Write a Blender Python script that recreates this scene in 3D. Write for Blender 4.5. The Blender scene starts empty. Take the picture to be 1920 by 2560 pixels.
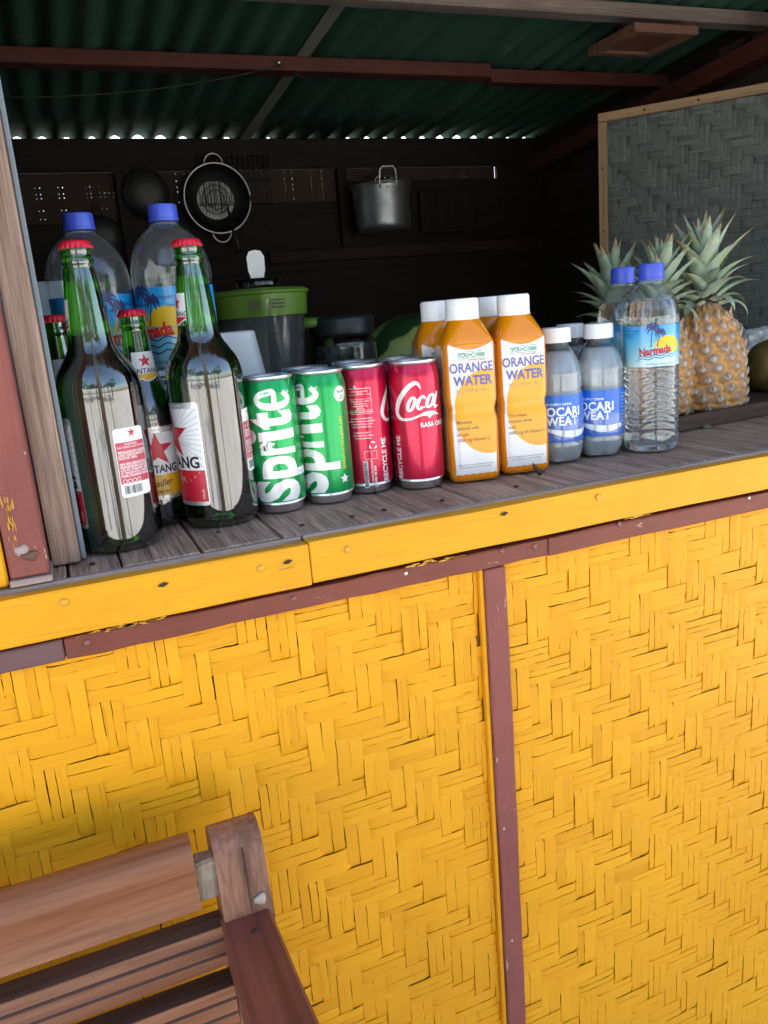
import bpy, bmesh, math, random
import numpy as np
from math import sin, cos, pi, radians, atan2, sqrt, asin
from mathutils import Vector, Matrix

random.seed(7); rng = np.random.default_rng(7)
S = bpy.context.scene
COL = S.collection

# ------------------------------------------------------------ camera
F, YAW, PIT, ROL = 1998.7, .3723, .2468, -.0833          # pixels of a 1920 x 2560 frame, radians
CAM = np.array([0, -.7125, .2016])                        # origin: counter's front top edge, z = 0 at the counter top
_f = np.array([sin(YAW)*cos(PIT), cos(YAW)*cos(PIT), -sin(PIT)])
_r0 = np.array([cos(YAW), -sin(YAW), 0]); _u0 = np.cross(_r0, _f)
CR, CU = _r0*cos(ROL)+_u0*sin(ROL), -_r0*sin(ROL)+_u0*cos(ROL)
cd = bpy.data.cameras.new('camera'); cam = bpy.data.objects.new('camera', cd); COL.objects.link(cam)
cam.matrix_world = Matrix(((CR[0], CU[0], -_f[0], CAM[0]), (CR[1], CU[1], -_f[1], CAM[1]), (CR[2], CU[2], -_f[2], CAM[2]), (0, 0, 0, 1)))
cd.sensor_fit = 'VERTICAL'; cd.sensor_height = 36; cd.lens = 36*F/2560
cd.clip_start = .02; cd.clip_end = 2000
S.camera = cam
def ray(x, y): return _f+CR*(x-960)/F-CU*(y-1280)/F
def onz(x, y, z): d = ray(x, y); return CAM+d*(z-CAM[2])/d[2]
def ony(x, y, Y): d = ray(x, y); return CAM+d*(Y-CAM[1])/d[1]

# ------------------------------------------------------------ light
SUN_EL, SUN_AZ = radians(44), radians(24)                 # sun behind the stall, a little to the right
w = bpy.data.worlds.new('World'); S.world = w; w.use_nodes = True
nt = w.node_tree; nt.nodes.clear()
sky = nt.nodes.new('ShaderNodeTexSky'); sky.sky_type = 'NISHITA'; sky.sun_disc = False
sky.sun_elevation = SUN_EL; sky.sun_rotation = SUN_AZ; sky.air_density = 1.0; sky.dust_density = 1.6; sky.ozone_density = .5
bg = nt.nodes.new('ShaderNodeBackground'); bg.inputs[1].default_value = .15
wo = nt.nodes.new('ShaderNodeOutputWorld')
nt.links.new(sky.outputs[0], bg.inputs[0]); nt.links.new(bg.outputs[0], wo.inputs[0])
sl = bpy.data.lights.new('sun', 'SUN'); sl.energy = 4; sl.angle = radians(.53); sl.color = (1, .95, .87)
so = bpy.data.objects.new('sun', sl); COL.objects.link(so)
_sd = Vector((sin(SUN_AZ)*cos(SUN_EL), cos(SUN_AZ)*cos(SUN_EL), sin(SUN_EL)))
so.rotation_euler = (-_sd).to_track_quat('-Z', 'Y').to_euler(); so.location = _sd*30
S.view_settings.view_transform = 'Standard'; S.view_settings.look = 'None'
S.view_settings.exposure = 2.24; S.view_settings.gamma = 1
S.render.engine = 'CYCLES'
cy = S.cycles
cy.use_denoising = True
try: cy.denoiser = 'OPENIMAGEDENOISE'
except Exception: pass
cy.max_bounces = 14; cy.diffuse_bounces = 5; cy.glossy_bounces = 5; cy.transmission_bounces = 12; cy.transparent_max_bounces = 20
cy.caustics_reflective = False; cy.caustics_refractive = False; cy.blur_glossy = .3
cy.sample_clamp_indirect = 12; cy.use_adaptive_sampling = True; cy.adaptive_threshold = .012

G = -1.02                                                  # ground level below the counter top

# ------------------------------------------------------------ object helpers
def link(o, parent=None):
    COL.objects.link(o)
    if parent is not None: o.parent = parent
    return o
def mesh(name, verts, faces, mat, parent=None, smooth=False, loc=None):
    me = bpy.data.meshes.new(name); me.from_pydata([tuple(map(float, v)) for v in verts], [], faces); me.update()
    if mat is not None: me.materials.append(mat)
    if smooth: me.polygons.foreach_set('use_smooth', [True]*len(me.polygons))
    o = bpy.data.objects.new(name, me); link(o, parent)
    if loc is not None: o.location = loc
    return o
def bmobj(name, bm, mat, parent=None, smooth=False):
    me = bpy.data.meshes.new(name); bm.to_mesh(me); bm.free()
    if mat is not None: me.materials.append(mat)
    if smooth: me.polygons.foreach_set('use_smooth', [True]*len(me.polygons))
    return link(bpy.data.objects.new(name, me), parent)
def tag(o, label, cat, group=None, kind=None):
    o['label'] = label
    if cat: o['category'] = cat
    if group: o['group'] = group
    if kind: o['kind'] = kind
    return o
def thing(name, label, cat, loc=(0, 0, 0), rz=0, group=None):
    o = bpy.data.objects.new(name, None); o.empty_display_size = .05; link(o)
    o.location = loc; o.rotation_euler = (0, 0, rz)
    return tag(o, label, cat, group)
def dup(root, loc, rz, label, group=None):
    r = root.copy(); link(r); r.location = loc; r.rotation_euler = (0, 0, rz); r['label'] = label
    if group: r['group'] = group
    for ch in list(root.children):
        c = ch.copy(); link(c, r)
        for g in ch.children:
            d = g.copy(); link(d, c)
    return r
def box(name, lo, hi, mat, parent=None, bev=0, jit=0, rot=None, seg=1, cuts=0):
    lo = np.array(lo, float); hi = np.array(hi, float); c = (lo+hi)/2; s = hi-lo
    bm = bmesh.new(); bmesh.ops.create_cube(bm, size=1)
    for v in bm.verts: v.co = Vector([v.co[i]*s[i] for i in range(3)])
    if cuts:
        ax = int(np.argmax(s)); n = Vector([1 if i == ax else 0 for i in range(3)])
        for k in range(1, cuts+1):
            bmesh.ops.bisect_plane(bm, geom=bm.verts[:]+bm.edges[:]+bm.faces[:], plane_co=n*(s[ax]*(k/(cuts+1)-.5)), plane_no=n)
    if bev: bmesh.ops.bevel(bm, geom=[e for e in bm.edges if e.calc_face_angle(0) > .5], offset=bev, segments=seg, affect='EDGES', profile=.6)
    if jit:
        for v in bm.verts: v.co += Vector((random.uniform(-jit, jit), random.uniform(-jit, jit), random.uniform(-jit, jit)))
    o = bmobj(name, bm, mat, parent); o.location = c
    if rot: o.rotation_euler = rot
    return o
def lathe_vf(prof, n=48, shape=None, close=True):
    """prof: list of (r, z) from bottom to top; shape(theta array, z) -> radius factor"""
    th = np.linspace(0, 2*pi, n, endpoint=False); V = []
    for r, z in prof:
        k = shape(th, z) if shape else np.ones(n)
        V.append(np.stack([r*k*np.sin(th), -r*k*np.cos(th), np.full(n, z)], 1))
    V = np.concatenate(V); Fc = []
    m = len(prof)
    for i in range(m-1):
        for j in range(n):
            a, b = i*n+j, i*n+(j+1) % n
            Fc.append((a, b, b+n, a+n))
    if close:
        Fc.append(tuple(range(n-1, -1, -1))); Fc.append(tuple((m-1)*n+j for j in range(n)))
    return V, Fc
def lathe(name, prof, mat, parent=None, n=48, shape=None, close=True, smooth=True, sharp=None):
    V, Fc = lathe_vf(prof, n, shape, close)
    o = mesh(name, V, Fc, mat, parent, smooth)
    if sharp is not None: o.data.set_sharp_from_angle(angle=radians(sharp))
    return o
def refine(prof, step=.004):
    """Catmull-Rom resample of a profile, so that shoulders are round"""
    P = np.array(prof, float); out = []
    for i in range(len(P)-1):
        p0, p1, p2, p3 = P[max(i-1, 0)], P[i], P[i+1], P[min(i+2, len(P)-1)]
        k = max(1, int(np.linalg.norm(p2-p1)/step))
        for t in np.arange(k)/k:
            out.append(.5*((2*p1)+(-p0+p2)*t+(2*p0-5*p1+4*p2-p3)*t*t+(-p0+3*p1-3*p2+p3)*t**3))
    out.append(P[-1]); return [tuple(p) for p in out]
def tube_vf(pts, rad, n=8, cap=True):
    P = [Vector(p) for p in pts]; V = []; Fc = []; R = rad if hasattr(rad, '__len__') else [rad]*len(P)
    up = None
    for i, p in enumerate(P):
        t = (P[min(i+1, len(P)-1)]-P[max(i-1, 0)]).normalized()
        if up is None: up = t.orthogonal().normalized()
        up = (up-t*up.dot(t)).normalized(); b = t.cross(up)
        for k in range(n):
            a = 2*pi*k/n; V.append(p+(up*cos(a)+b*sin(a))*R[i])
    for i in range(len(P)-1):
        for k in range(n):
            a, c = i*n+k, i*n+(k+1) % n; Fc.append((a, c, c+n, a+n))
    if cap: Fc.append(tuple(range(n-1, -1, -1))); Fc.append(tuple((len(P)-1)*n+k for k in range(n)))
    return V, Fc
def tube(name, pts, rad, mat, parent=None, n=8):
    V, Fc = tube_vf(pts, rad, n); return mesh(name, V, Fc, mat, parent, True)
def join_vf(parts):
    V = []; Fc = []
    for v, f in parts:
        k = len(V); V += [tuple(map(float, q)) for q in v]; Fc += [tuple(i+k for i in q) for q in f]
    return V, Fc
def box_vf(lo, hi):
    (a, b, c), (d, e, f) = lo, hi
    return [(a, b, c), (d, b, c), (d, e, c), (a, e, c), (a, b, f), (d, b, f), (d, e, f), (a, e, f)], \
        [(3, 2, 1, 0), (4, 5, 6, 7), (0, 1, 5, 4), (1, 2, 6, 5), (2, 3, 7, 6), (3, 0, 4, 7)]
def ring_pts(c, r, n=32, axis='y', a0=0, a1=2*pi):
    t = np.linspace(a0, a1, n); z = np.zeros(n)
    q = {'y': np.stack([np.cos(t), z, np.sin(t)], 1), 'z': np.stack([np.cos(t), np.sin(t), z], 1)}[axis]
    return np.array(c)+q*r

# ------------------------------------------------------------ materials
class N:
    def __init__(s, name):
        s.m = bpy.data.materials.new(name); s.m.use_nodes = True; s.t = s.m.node_tree
        s.b = s.t.nodes['Principled BSDF']; s.out = s.t.nodes['Material Output']
    def n(s, kind, **kw):
        x = s.t.nodes.new('ShaderNode'+kind)
        for k, v in kw.items():
            if k.startswith('i_'): x.inputs[k[2:].replace('_', ' ')].default_value = v
            elif k.startswith('n') and k[1:].isdigit(): x.inputs[int(k[1:])].default_value = v
            else: setattr(x, k, v)
        return x
    def l(s, a, b): s.t.links.new(a, b)
    def coord(s, scale=(1, 1, 1), rnd=True):
        c = s.n('TexCoord'); mp = s.n('Mapping'); mp.inputs['Scale'].default_value = scale
        s.l(c.outputs['Object'], mp.inputs['Vector'])
        if rnd:
            oi = s.n('ObjectInfo'); mu = s.n('Math', operation='MULTIPLY', n1=37.)
            s.l(oi.outputs['Random'], mu.inputs[0]); s.l(mu.outputs[0], mp.inputs['Location'])
        return mp.outputs[0]
    def noise(s, vec, scale, detail=5, rough=.55, dist=0):
        x = s.n('TexNoise', i_Scale=scale, i_Detail=detail, i_Roughness=rough, i_Distortion=dist); s.l(vec, x.inputs['Vector']); return x.outputs[0]
    def ramp(s, fac, stops):
        x = s.n('ValToRGB'); e = x.color_ramp.elements
        while len(e) < len(stops): e.new(.5)
        for q, (p, c) in zip(e, stops): q.position = p; q.color = tuple(c)+(1,) if len(c) == 3 else c
        s.l(fac, x.inputs[0]); return x.outputs[0]
    def mix(s, fac, a, b, mode='MIX'):
        x = s.n('MixRGB', blend_type=mode)
        for i, q in enumerate((fac, a, b)):
            if hasattr(q, 'is_output') or isinstance(q, bpy.types.NodeSocket): s.l(q, x.inputs[i])
            else: x.inputs[i].default_value = q if i == 0 else (tuple(q)+(1,) if len(q) == 3 else q)
        return x.outputs[0]
    def bump(s, h, strength=.3, dist=.002, prev=None):
        x = s.n('Bump', i_Strength=strength, i_Distance=dist); s.l(h, x.inputs['Height'])
        if prev is not None: s.l(prev, x.inputs['Normal'])
        return x.outputs[0]
    def set(s, **kw):
        for k, v in kw.items():
            i = s.b.inputs[k.replace('_', ' ')]
            if isinstance(v, bpy.types.NodeSocket): s.l(v, i)
            else: i.default_value = tuple(v)+(1,) if (hasattr(v, '__len__') and len(v) == 3 and i.type == 'RGBA') else v
        return s.m
MC = {}
def plain(name, col, rough=.5, metal=0, **kw):
    if name in MC: return MC[name]
    x = N(name); MC[name] = x.set(Base_Color=col, Roughness=rough, Metallic=metal, **kw); return MC[name]
def ink(col, rough=.4):
    return plain('ink_%02x%02x%02x' % tuple(int(min(max(c, 0), 1)*255) for c in col), col, rough)
def wood(name, dark, light, axis='X', scale=1, rough=.65, bump=.4, patch=None, patch_at=.62, knots=True, fine=1.0):
    x = N(name)
    sc = {'X': (9, 230, 230), 'Y': (230, 9, 230), 'Z': (230, 230, 9)}[axis]
    v = x.coord(tuple(q*scale for q in sc)); v2 = x.coord(tuple(q*scale*.12 for q in sc))
    a = x.noise(v, 1.4, 8, .65, .6); b = x.noise(v2, 1.1, 4, .6, 1.2)
    c = x.ramp(a, [(.28, dark), (.5, tuple((p+q)/2 for p, q in zip(dark, light))), (.72, light)])
    c = x.mix(x.ramp(b, [(.35, (.55, .55, .55)), (.65, (1.12, 1.1, 1.08))]), c, c, 'MIX')
    mu = x.mix(1.0, c, x.ramp(b, [(.3, (.6, .58, .58)), (.62, (1, 1, 1))]), 'MULTIPLY')
    if patch:
        pv = x.coord((14*scale, 14*scale, 14*scale)); pn = x.noise(pv, 1.6, 8, .7, .4)
        mu = x.mix(x.ramp(pn, [(patch_at, (0, 0, 0)), (patch_at+.03, (1, 1, 1))]), mu, patch)
    fv = x.coord(tuple(q*2.5*fine for q in sc)); fn = x.noise(fv, 1.5, 4, .7)
    bn = x.bump(a, bump, .0015); bn = x.bump(fn, bump*.6, .0006, bn)
    return x.set(Base_Color=mu, Roughness=rough, Normal=bn, Specular_IOR_Level=.3)
def paint(name, col, rough=.5, var=.12, chip=None, chip_at=.7, axis='X', grain=.25, dirt=None, coat=0):
    """brush-painted timber: tint drift, wood grain through the paint, chips and grime"""
    x = N(name); sc = {'X': (11, 300, 300), 'Y': (300, 11, 300), 'Z': (300, 300, 11)}[axis]
    v = x.coord(sc); iso = x.coord((9, 9, 9)); big = x.noise(iso, .7, 4, .6); gr = x.noise(v, 1.2, 6, .6, .3)
    lo = tuple(c*(1-var) for c in col); hi = tuple(min(1, c*(1+var*.5)) for c in col)
    c = x.ramp(big, [(.3, lo), (.7, hi)])
    c = x.mix(1., c, x.ramp(gr, [(.25, (.86, .84, .8)), (.5, (1, 1, 1))]), 'MULTIPLY')
    if dirt:
        dn = x.noise(x.coord((22, 22, 22)), 1.3, 6, .7, .5); c = x.mix(x.ramp(dn, [(.6, (0, 0, 0)), (.8, (.55, .55, .55))]), c, dirt)
    if chip:
        cn = x.noise(x.coord(tuple(q*.16+12 for q in sc)), 1.5, 7, .7, .2)
        c = x.mix(x.ramp(cn, [(chip_at, (0, 0, 0)), (chip_at+.015, (1, 1, 1))]), c, chip)
    bn = x.bump(gr, grain, .0012); bn = x.bump(x.noise(x.coord((130, 130, 130)), 1.5, 3, .6), .12, .0005, bn)
    return x.set(Base_Color=c, Roughness=rough, Normal=bn, Coat_Weight=coat, Specular_IOR_Level=.22)
def shell(name, tint, ior=1.5, rough=.02, gloss=1.0, milk=0):
    """thin clear wall (PET, jug plastic): see-through with a Fresnel reflection"""
    x = N(name); x.t.nodes.remove(x.b)
    tr = x.n('BsdfTransparent'); tr.inputs[0].default_value = tuple(tint)+(1,)
    gl = x.n('BsdfGlossy'); gl.inputs['Roughness'].default_value = rough; gl.inputs[0].default_value = (gloss, gloss, gloss, 1)
    fr = x.n('Fresnel'); ge = x.n('NewGeometry'); io = x.n('MapRange', n3=ior, n4=1/ior); x.l(ge.outputs['Backfacing'], io.inputs[0]); x.l(io.outputs[0], fr.inputs['IOR']); mx = x.n('MixShader')
    bn = x.bump(x.noise(x.coord((60, 60, 25)), 1, 3, .5), .10, .002)
    x.l(bn, gl.inputs['Normal'])
    ad = x.n('Math', operation='MULTIPLY', n1=1.6); x.l(fr.outputs[0], ad.inputs[0])
    if milk:
        df = x.n('BsdfDiffuse'); df.inputs[0].default_value = (.8, .82, .82, 1); m2 = x.n('MixShader', n0=milk); x.l(tr.outputs[0], m2.inputs[1]); x.l(df.outputs[0], m2.inputs[2]); tr = m2
    x.l(ad.outputs[0], mx.inputs[0]); x.l(tr.outputs[0], mx.inputs[1]); x.l(gl.outputs[0], mx.inputs[2]); x.l(mx.outputs[0], x.out.inputs[0])
    return x.m
def glass(name, col, ior=1.45, rough=0.0, bump=.06, coat=0):
    x = N(name)
    bn = x.bump(x.noise(x.coord((40, 40, 18) if not coat else (150, 150, 7)), 1, 2 if not coat else 4, .5), bump if not coat else .10, .002)
    return x.set(Base_Color=col, Roughness=rough, IOR=ior, Transmission_Weight=1.0, Normal=bn, Coat_Weight=coat, Coat_IOR=1.85)

YEL = (.79, .345, .009)
M_yel = paint('yellow_paint_on_board', YEL, .45, .10, chip=(.30, .17, .05), chip_at=.69, grain=.4, dirt=(.50, .24, .012))
M_yelz = paint('yellow_paint_on_upright', YEL, .5, .12, chip=(.30, .2, .1), chip_at=.72, axis='Z', grain=.35)
M_red = paint('maroon_paint_on_batten', (.205, .058, .037), .5, .2, chip=(.40, .24, .17), chip_at=.66, grain=.3, dirt=(.3, .16, .06))
M_redz = paint('maroon_paint_on_upright', (.25, .075, .058), .5, .2, chip=(.5, .38, .3), chip_at=.645, axis='Z', grain=.35)
M_purple = paint('dull_purple_paint', (.16, .085, .085), .55, .2, grain=.3)
M_counter = wood('weathered_grey_plank', (.10, .063, .045), (.80, .53, .385), 'Y', 1.2, .6, .7, patch=(.30, .36, .37), patch_at=.655)
M_edge = wood('grey_edging_wood', (.24, .175, .15), (.52, .40, .355), 'X', 1, .7, .4)
M_plankz = wood('bare_pale_upright_wood', (.20, .115, .075), (.58, .42, .32), 'Z', .8, .7, .5, patch=(.46, .35, .27), patch_at=.70)
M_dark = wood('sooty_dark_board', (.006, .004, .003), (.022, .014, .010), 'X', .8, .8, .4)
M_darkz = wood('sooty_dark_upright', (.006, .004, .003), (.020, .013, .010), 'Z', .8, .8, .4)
M_purlin = paint('dark_red_purlin_paint', (.075, .022, .016), .55, .25, chip=(.5, .42, .36), chip_at=.74, grain=.3)
M_rawbeam = wood('grey_raw_beam', (.12, .09, .075), (.26, .21, .18), 'X', .8, .75, .4)
M_tan = wood('tan_frame_wood', (.26, .16, .085), (.42, .28, .16), 'X', 1, .6, .3)
M_alu = plain('bare_aluminium', (.78, .78, .77), .28, 1)
M_steel = plain('steel', (.55, .55, .55), .3, 1)
M_black = plain('black_plastic', (.012, .012, .013), .4)
M_white = plain('white_plastic', (.82, .82, .80), .35)
# ------------------------------------------------------------ ground, sand and sea-side clearing
xg = N('beach_sand')
gv = xg.coord((1, 1, 1), False); g1 = xg.noise(gv, .5, 8, .6); g2 = xg.noise(gv, 14, 6, .7)
gc = xg.ramp(g1, [(.3, (.64, .60, .54)), (.7, (.82, .79, .74))])
gc = xg.mix(1., gc, xg.ramp(g2, [(.3, (.75, .72, .7)), (.6, (1, 1, 1))]), 'MULTIPLY')
xg.set(Base_Color=gc, Roughness=.9, Normal=xg.bump(g2, .6, .02))
gn = 48; gx = np.concatenate([[-400, -120, -40], np.linspace(-14, 14, gn), [40, 120, 400]]); gy = np.concatenate([[-400, -120, -40], np.linspace(-18, 10, gn), [40, 120, 400]])
GV = [(x, y, G+(.05*sin(x*1.3+y*.7)*sin(y*1.1)-.05+.015*random.random() if y < -4 and abs(x) < 14 else 0)) for y in gy for x in gx]
GF = [(j*len(gx)+i, j*len(gx)+i+1, (j+1)*len(gx)+i+1, (j+1)*len(gx)+i) for j in range(len(gy)-1) for i in range(len(gx)-1)]
tag(mesh('ground', GV, GF, xg.m, None, True), 'pale sand ground around the stall', None, kind='structure')

# ------------------------------------------------------------ counter
ct = thing('counter', 'weathered grey plank counter top carrying the drinks', 'counter')
xs = [-.72, -.58, -.45, -.31, -.17, -.017, .029, .10, .176, .318, .392, .50, .62, .74, .86, .98, 1.10, 1.23, 1.36, 1.50]
for a, b in zip(xs[:-1], xs[1:]):
    g = .0035 if abs(b-.392) < .01 or abs(b-.74) < .01 else .0012
    box('plank', (a+.0006, .011, -.022+random.uniform(0, .001)), (b-g, .80, random.uniform(-.0016, 0)-.0006), M_counter, ct, .0015, .0004)
for a, b in ((-.72, .192), (.1945, 1.5)):
    box('edging', (a, .0022, -.020), (b, .0095, -.001), M_edge, ct, .0012, .0003, cuts=10)
# nail heads and knots on the counter
for px, py in ((960, 1274), (880, 1290), (1105, 1250), (545, 1330), (230, 1408), (1290, 1215), (755, 1312)):
    q = onz(px, py, 0); V, Fc = lathe_vf([(.0028, -.001), (.0026, .0004), (.0012, .0008)], 10)
    mesh('nail_head', V, Fc, plain('rusty_nail', (.05, .03, .024), .7, .3), ct, True, loc=q)

# ------------------------------------------------------------ front wall below the counter
fw = thing('front_wall', 'yellow front wall of the stall with board, maroon battens and woven bamboo', 'wall')
def fascia(x0, x1, z0, z1, mat, y0=-.001, y1=.0018, name='fascia_board'):
    o = box(name, (x0, y0-.0, z0), (x1, y1, z1), mat, fw, .0009, 0, cuts=14)
    for v in o.data.vertices: v.co.z += random.uniform(-.0007, .0007); v.co.y += random.uniform(-.0003, .0003)
    return o
fascia(-.72, .1936, -.0452, -.0045, M_yel, -.015)
fascia(.1946, 1.5, -.0436, -.0035, M_yel, -.0145)
box('backing_rail', (-.72, .003, -.10), (1.5, .0105, -.021), M_dark, fw)
def rail(x0, x1, z0, z1, mat, y0, y1, nm='batten', cuts=16):
    o = box(nm, (x0, y0, z0), (x1, y1, z1), mat, fw, .0012, 0, cuts=cuts)
    for v in o.data.vertices: v.co.z += random.uniform(-.0008, .0008)
    return o
rail(-.72, -.0305, -.0685, -.0496, M_purple, -.0085, .0025)
rail(-.0295, .46, -.0690, -.0496, M_red, -.0095, .0025)
rail(.461, 1.5, -.0700, -.0496, M_red, -.0090, .0025)
vb = box('upright_batten', (.3825, -.0090, -1.0), (.4075, .0025, -.0705), M_redz, fw, .0012, 0, cuts=22)
for v in vb.data.vertices: v.co.x += random.uniform(-.0009, .0009)
eb = box('upright_batten_edge', (.3775, -.0055, -1.0), (.3820, .0025, -.0705), M_yelz, fw, .0006)
eb.name = 'painted_batten_edge'
def nail(px, py, y, r, mat, nm='nail_head'):
    q = ony(px, py, y)
    V, Fc = lathe_vf([(r, -.0012), (r, .0002), (r*.7, .0006)], 12)
    o = mesh(nm, V, Fc, mat, fw, True, loc=(q[0], y, q[2])); o.rotation_euler = (pi/2, 0, 0); return o
M_nred = plain('painted_nail', (.20, .075, .055), .45); M_nyel = plain('painted_yellow_nail', (.62, .31, .02), .45); M_nst = plain('bright_screw', (.55, .5, .44), .35, .6)
for px, py in ((218, 1607), (735, 1497), (1255, 1378), (1549, 1310), (1337, 1366)): nail(px, py, -.0103, .0030, M_nred)
for px, py in ((1015, 1434), (1873, 1245)): nail(px, py, -.0103, .0022, M_nst)
for px, py in ((161, 1507), (652, 1422), (870, 1374), (1497, 1243)): nail(px, py, -.0158, .0036, M_nyel, 'filled_nail_hole')
for px, py in ((408, 1461), (719, 1404), (1260, 1284)):
    q = ony(px, py, -.0152); o = mesh('wood_chip_hole', [(-.005, 0, -.001), (0, 0, -.0022), (.005, 0, .0005), (.001, 0, .0022), (-.003, 0, .001)], [(0, 1, 2, 3, 4)], plain('torn_wood', (.045, .022, .014), .9), fw, loc=(q[0], -.0163, q[2]))
for px, py in ((1260, 2072), (1280, 2352)): nail(px, py, -.0096, .0016, M_nst)

# woven bamboo: twill of paired strips, every float a curved slat of its own
xm = N('yellow_painted_bamboo')
v = xm.coord((1, 1, 1)); 
fib = xm.noise(xm.coord((7, 420, 420)), 1.3, 5, .6, .25)
drift = xm.noise(xm.coord((4, 4, 4)), 1, 3, .5)
oi = xm.n('ObjectInfo')
c = xm.ramp(drift, [(.3, (.72, .31, .008)), (.7, (.82, .365, .011))])
c = xm.mix(1., c, xm.ramp(fib, [(.27, (.62, .50, .30)), (.345, (.95, .93, .9)), (.5, (1, 1, 1))]), 'MULTIPLY')
c = xm.mix(1., c, xm.ramp(oi.outputs['Random'], [(0, (.94, .925, .87)), (.5, (1, 1, 1)), (1, (1.0, 1.02, 1.06))]), 'MULTIPLY')
M_bam = xm.set(Base_Color=c, Roughness=.5, Normal=xm.bump(fib, .3, .0008), Specular_IOR_Level=.2)
def strip_vf(L, W, seed, arch=.0012, th=.0009):
    """a bamboo float along X, face towards -Y, ends tucked under"""
    r = random.Random(seed); n = 8; V = []; Fc = []
    wob = [r.uniform(-.00035, .00035) for _ in range(n+1)]; wl = [r.uniform(-.0003, .0003) for _ in range(n+1)]
    for i in range(n+1):
        t = i/n*2-1; x = t*L/2
        y = -arch*(1-abs(t)**14)+.0010*abs(t)**14
        for k, q in enumerate((-1, -.55, .55, 1)):
            V.append((x, y+(.00008 if abs(q) == 1 else 0), q*(W/2+(wl[i] if q > 0 else -wob[i]*.5))+wob[i]*.6))
    for i in range(n):
        for k in range(3):
            a = i*4+k; Fc.append((a, a+4, a+5, a+1))
    m = len(V)
    for i in range(n+1):
        for k in (0, 3): x, y, z = V[i*4+k]; V.append((x, y+th, z))
    for i in range(n):
        a = i*4; b = m+i*2; Fc.append((a, b, b+2, a+4)); Fc.append((a+3, a+7, b+3, b+1))
    return V, Fc
PX, PZ = .0280, .0255
def weave(parent, x0, x1, z0, z1, y, mat, pick, base_n, stuff_name, arch=.0012):
    """pick(list of centres) -> indices that become objects"""
    me_cache = {}
    specs = []
    for j in range(-2, int((z1-z0)/PZ)+3):
        for i in range(-2, int((x1-x0)/PX)+3):
            k = (i-j) % 4
            if k == 0: specs.append(('h', x0+(i+1)*PX, z1-j*PZ-PZ/2))       # spans columns i, i+1 of row j
            if k == 3: specs.append(('v', x0+i*PX+PX/2, z1-(j+1)*PZ))       # spans rows j, j+1 of column i
    out = []; widths = {}
    for d, cx, cz in specs:
        key = (d, round(cz if d == 'h' else cx, 4))
        cx += random.gauss(0, .0004); cz += random.gauss(0, .0004)
        P1, P2 = (PX, PZ) if d == 'h' else (PZ, PX)                          # pitch along the float, pitch across it
        if key not in widths:                                                # a strip keeps its width right across the mat
            q = np.array([random.uniform(.8, 1.2) for _ in range(random.choice([2, 2, 3, 3]))]); widths[key] = q/q.sum()*P2
        ws = widths[key]*random.uniform(.985, 1.012); o = -ws.sum()/2
        for wd in ws:
            off = o+wd/2; o += wd
            x, z = (cx, cz+off) if d == 'h' else (cx+off, cz)
            L = 2*P1+random.uniform(.001, .006)
            hx = L/2 if d == 'h' else wd/2; hz = wd/2 if d == 'h' else L/2
            if x+hx < x0+.002 or x-hx > x1-.002 or z-hz > z1-.001 or z+hz < z0: continue
            xa, xb, za, zb = max(x-hx, x0), min(x+hx, x1), max(z-hz, z0), min(z+hz, z1)
            if d == 'h': L = xb-xa; x = (xa+xb)/2; wd = zb-za; z = (za+zb)/2
            else: L = zb-za; z = (za+zb)/2; wd = xb-xa; x = (xa+xb)/2
            if L < .006 or wd < .003: continue
            out.append((d, x, z, L, wd-random.choice([0, .0001, .0002, .0003, .0004, .0008])))
    keep = pick(out)
    rest = []
    for n_, (d, x, z, L, wd) in enumerate(out):
        s = random.randrange(14); dy = random.uniform(-.0005, .0006); rot = random.gauss(0, .007)
        key = (d, s, round(L, 2), round(wd, 4))
        if n_ in keep:
            if key not in me_cache:
                V, Fc = strip_vf(round(L, 2)+.002, round(wd, 4), s, arch)
                me = bpy.data.meshes.new('bamboo_strip'); me.from_pydata(V, [], Fc); me.materials.append(mat)
                me.polygons.foreach_set('use_smooth', [True]*len(Fc)); me.set_sharp_from_angle(angle=radians(38)); me_cache[key] = me
            ob = bpy.data.objects.new('bamboo_strip', me_cache[key]); link(ob, parent)
            ob.location = (x, y+dy, z); ob.rotation_euler = (0, (0 if d == 'h' else pi/2)+rot, 0)
        else:
            V, Fc = strip_vf(L+.002, wd, s, arch); V = np.array(V)
            if d == 'v': V = np.stack([V[:, 2], V[:, 1], -V[:, 0]], 1)
            rest.append((V+np.array([x, y+dy, z]), Fc))
    if rest:
        V, Fc = join_vf(rest); o = mesh(stuff_name, V, Fc, mat, parent, True); o.data.set_sharp_from_angle(angle=radians(38)); o['kind'] = 'stuff'
def nearest(n):
    def f(out):
        sc = []
        for i, (d, x, z, L, wd) in enumerate(out):
            q = np.array([x, 0, z])-CAM; dz = q@_f; px = 960+F*(q@CR)/dz; py = 1280-F*(q@CU)/dz
            vis = -20 < px < 1940 and py < 2580
            if vis and z < -.28 and x < .1 and py > 2240 and px < 620: vis = False
            sc.append((0 if vis else 1, dz if vis else abs(x-.4), i))
        return {i for _, _, i in sorted(sc)[:n]}
    return f
for x0, x1 in ((-.72, .377), (.408, 1.5)):
    pn = bpy.data.objects.new('woven_panel', None); link(pn, fw)
    weave(pn, x0, x1, -1.0, -.0685, .0012, M_bam, nearest(300), 300, 'outer_bamboo_weave')
    box('panel_backing', (x0, .0030, -1.0), (x1, .0095, -.105), plain('dark_gap_behind_weave', (.22, .10, .012), .9), pn)
box('sill_board', (-.72, -.004, -1.02), (1.5, .02, -1.001), M_dark, fw)

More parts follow.
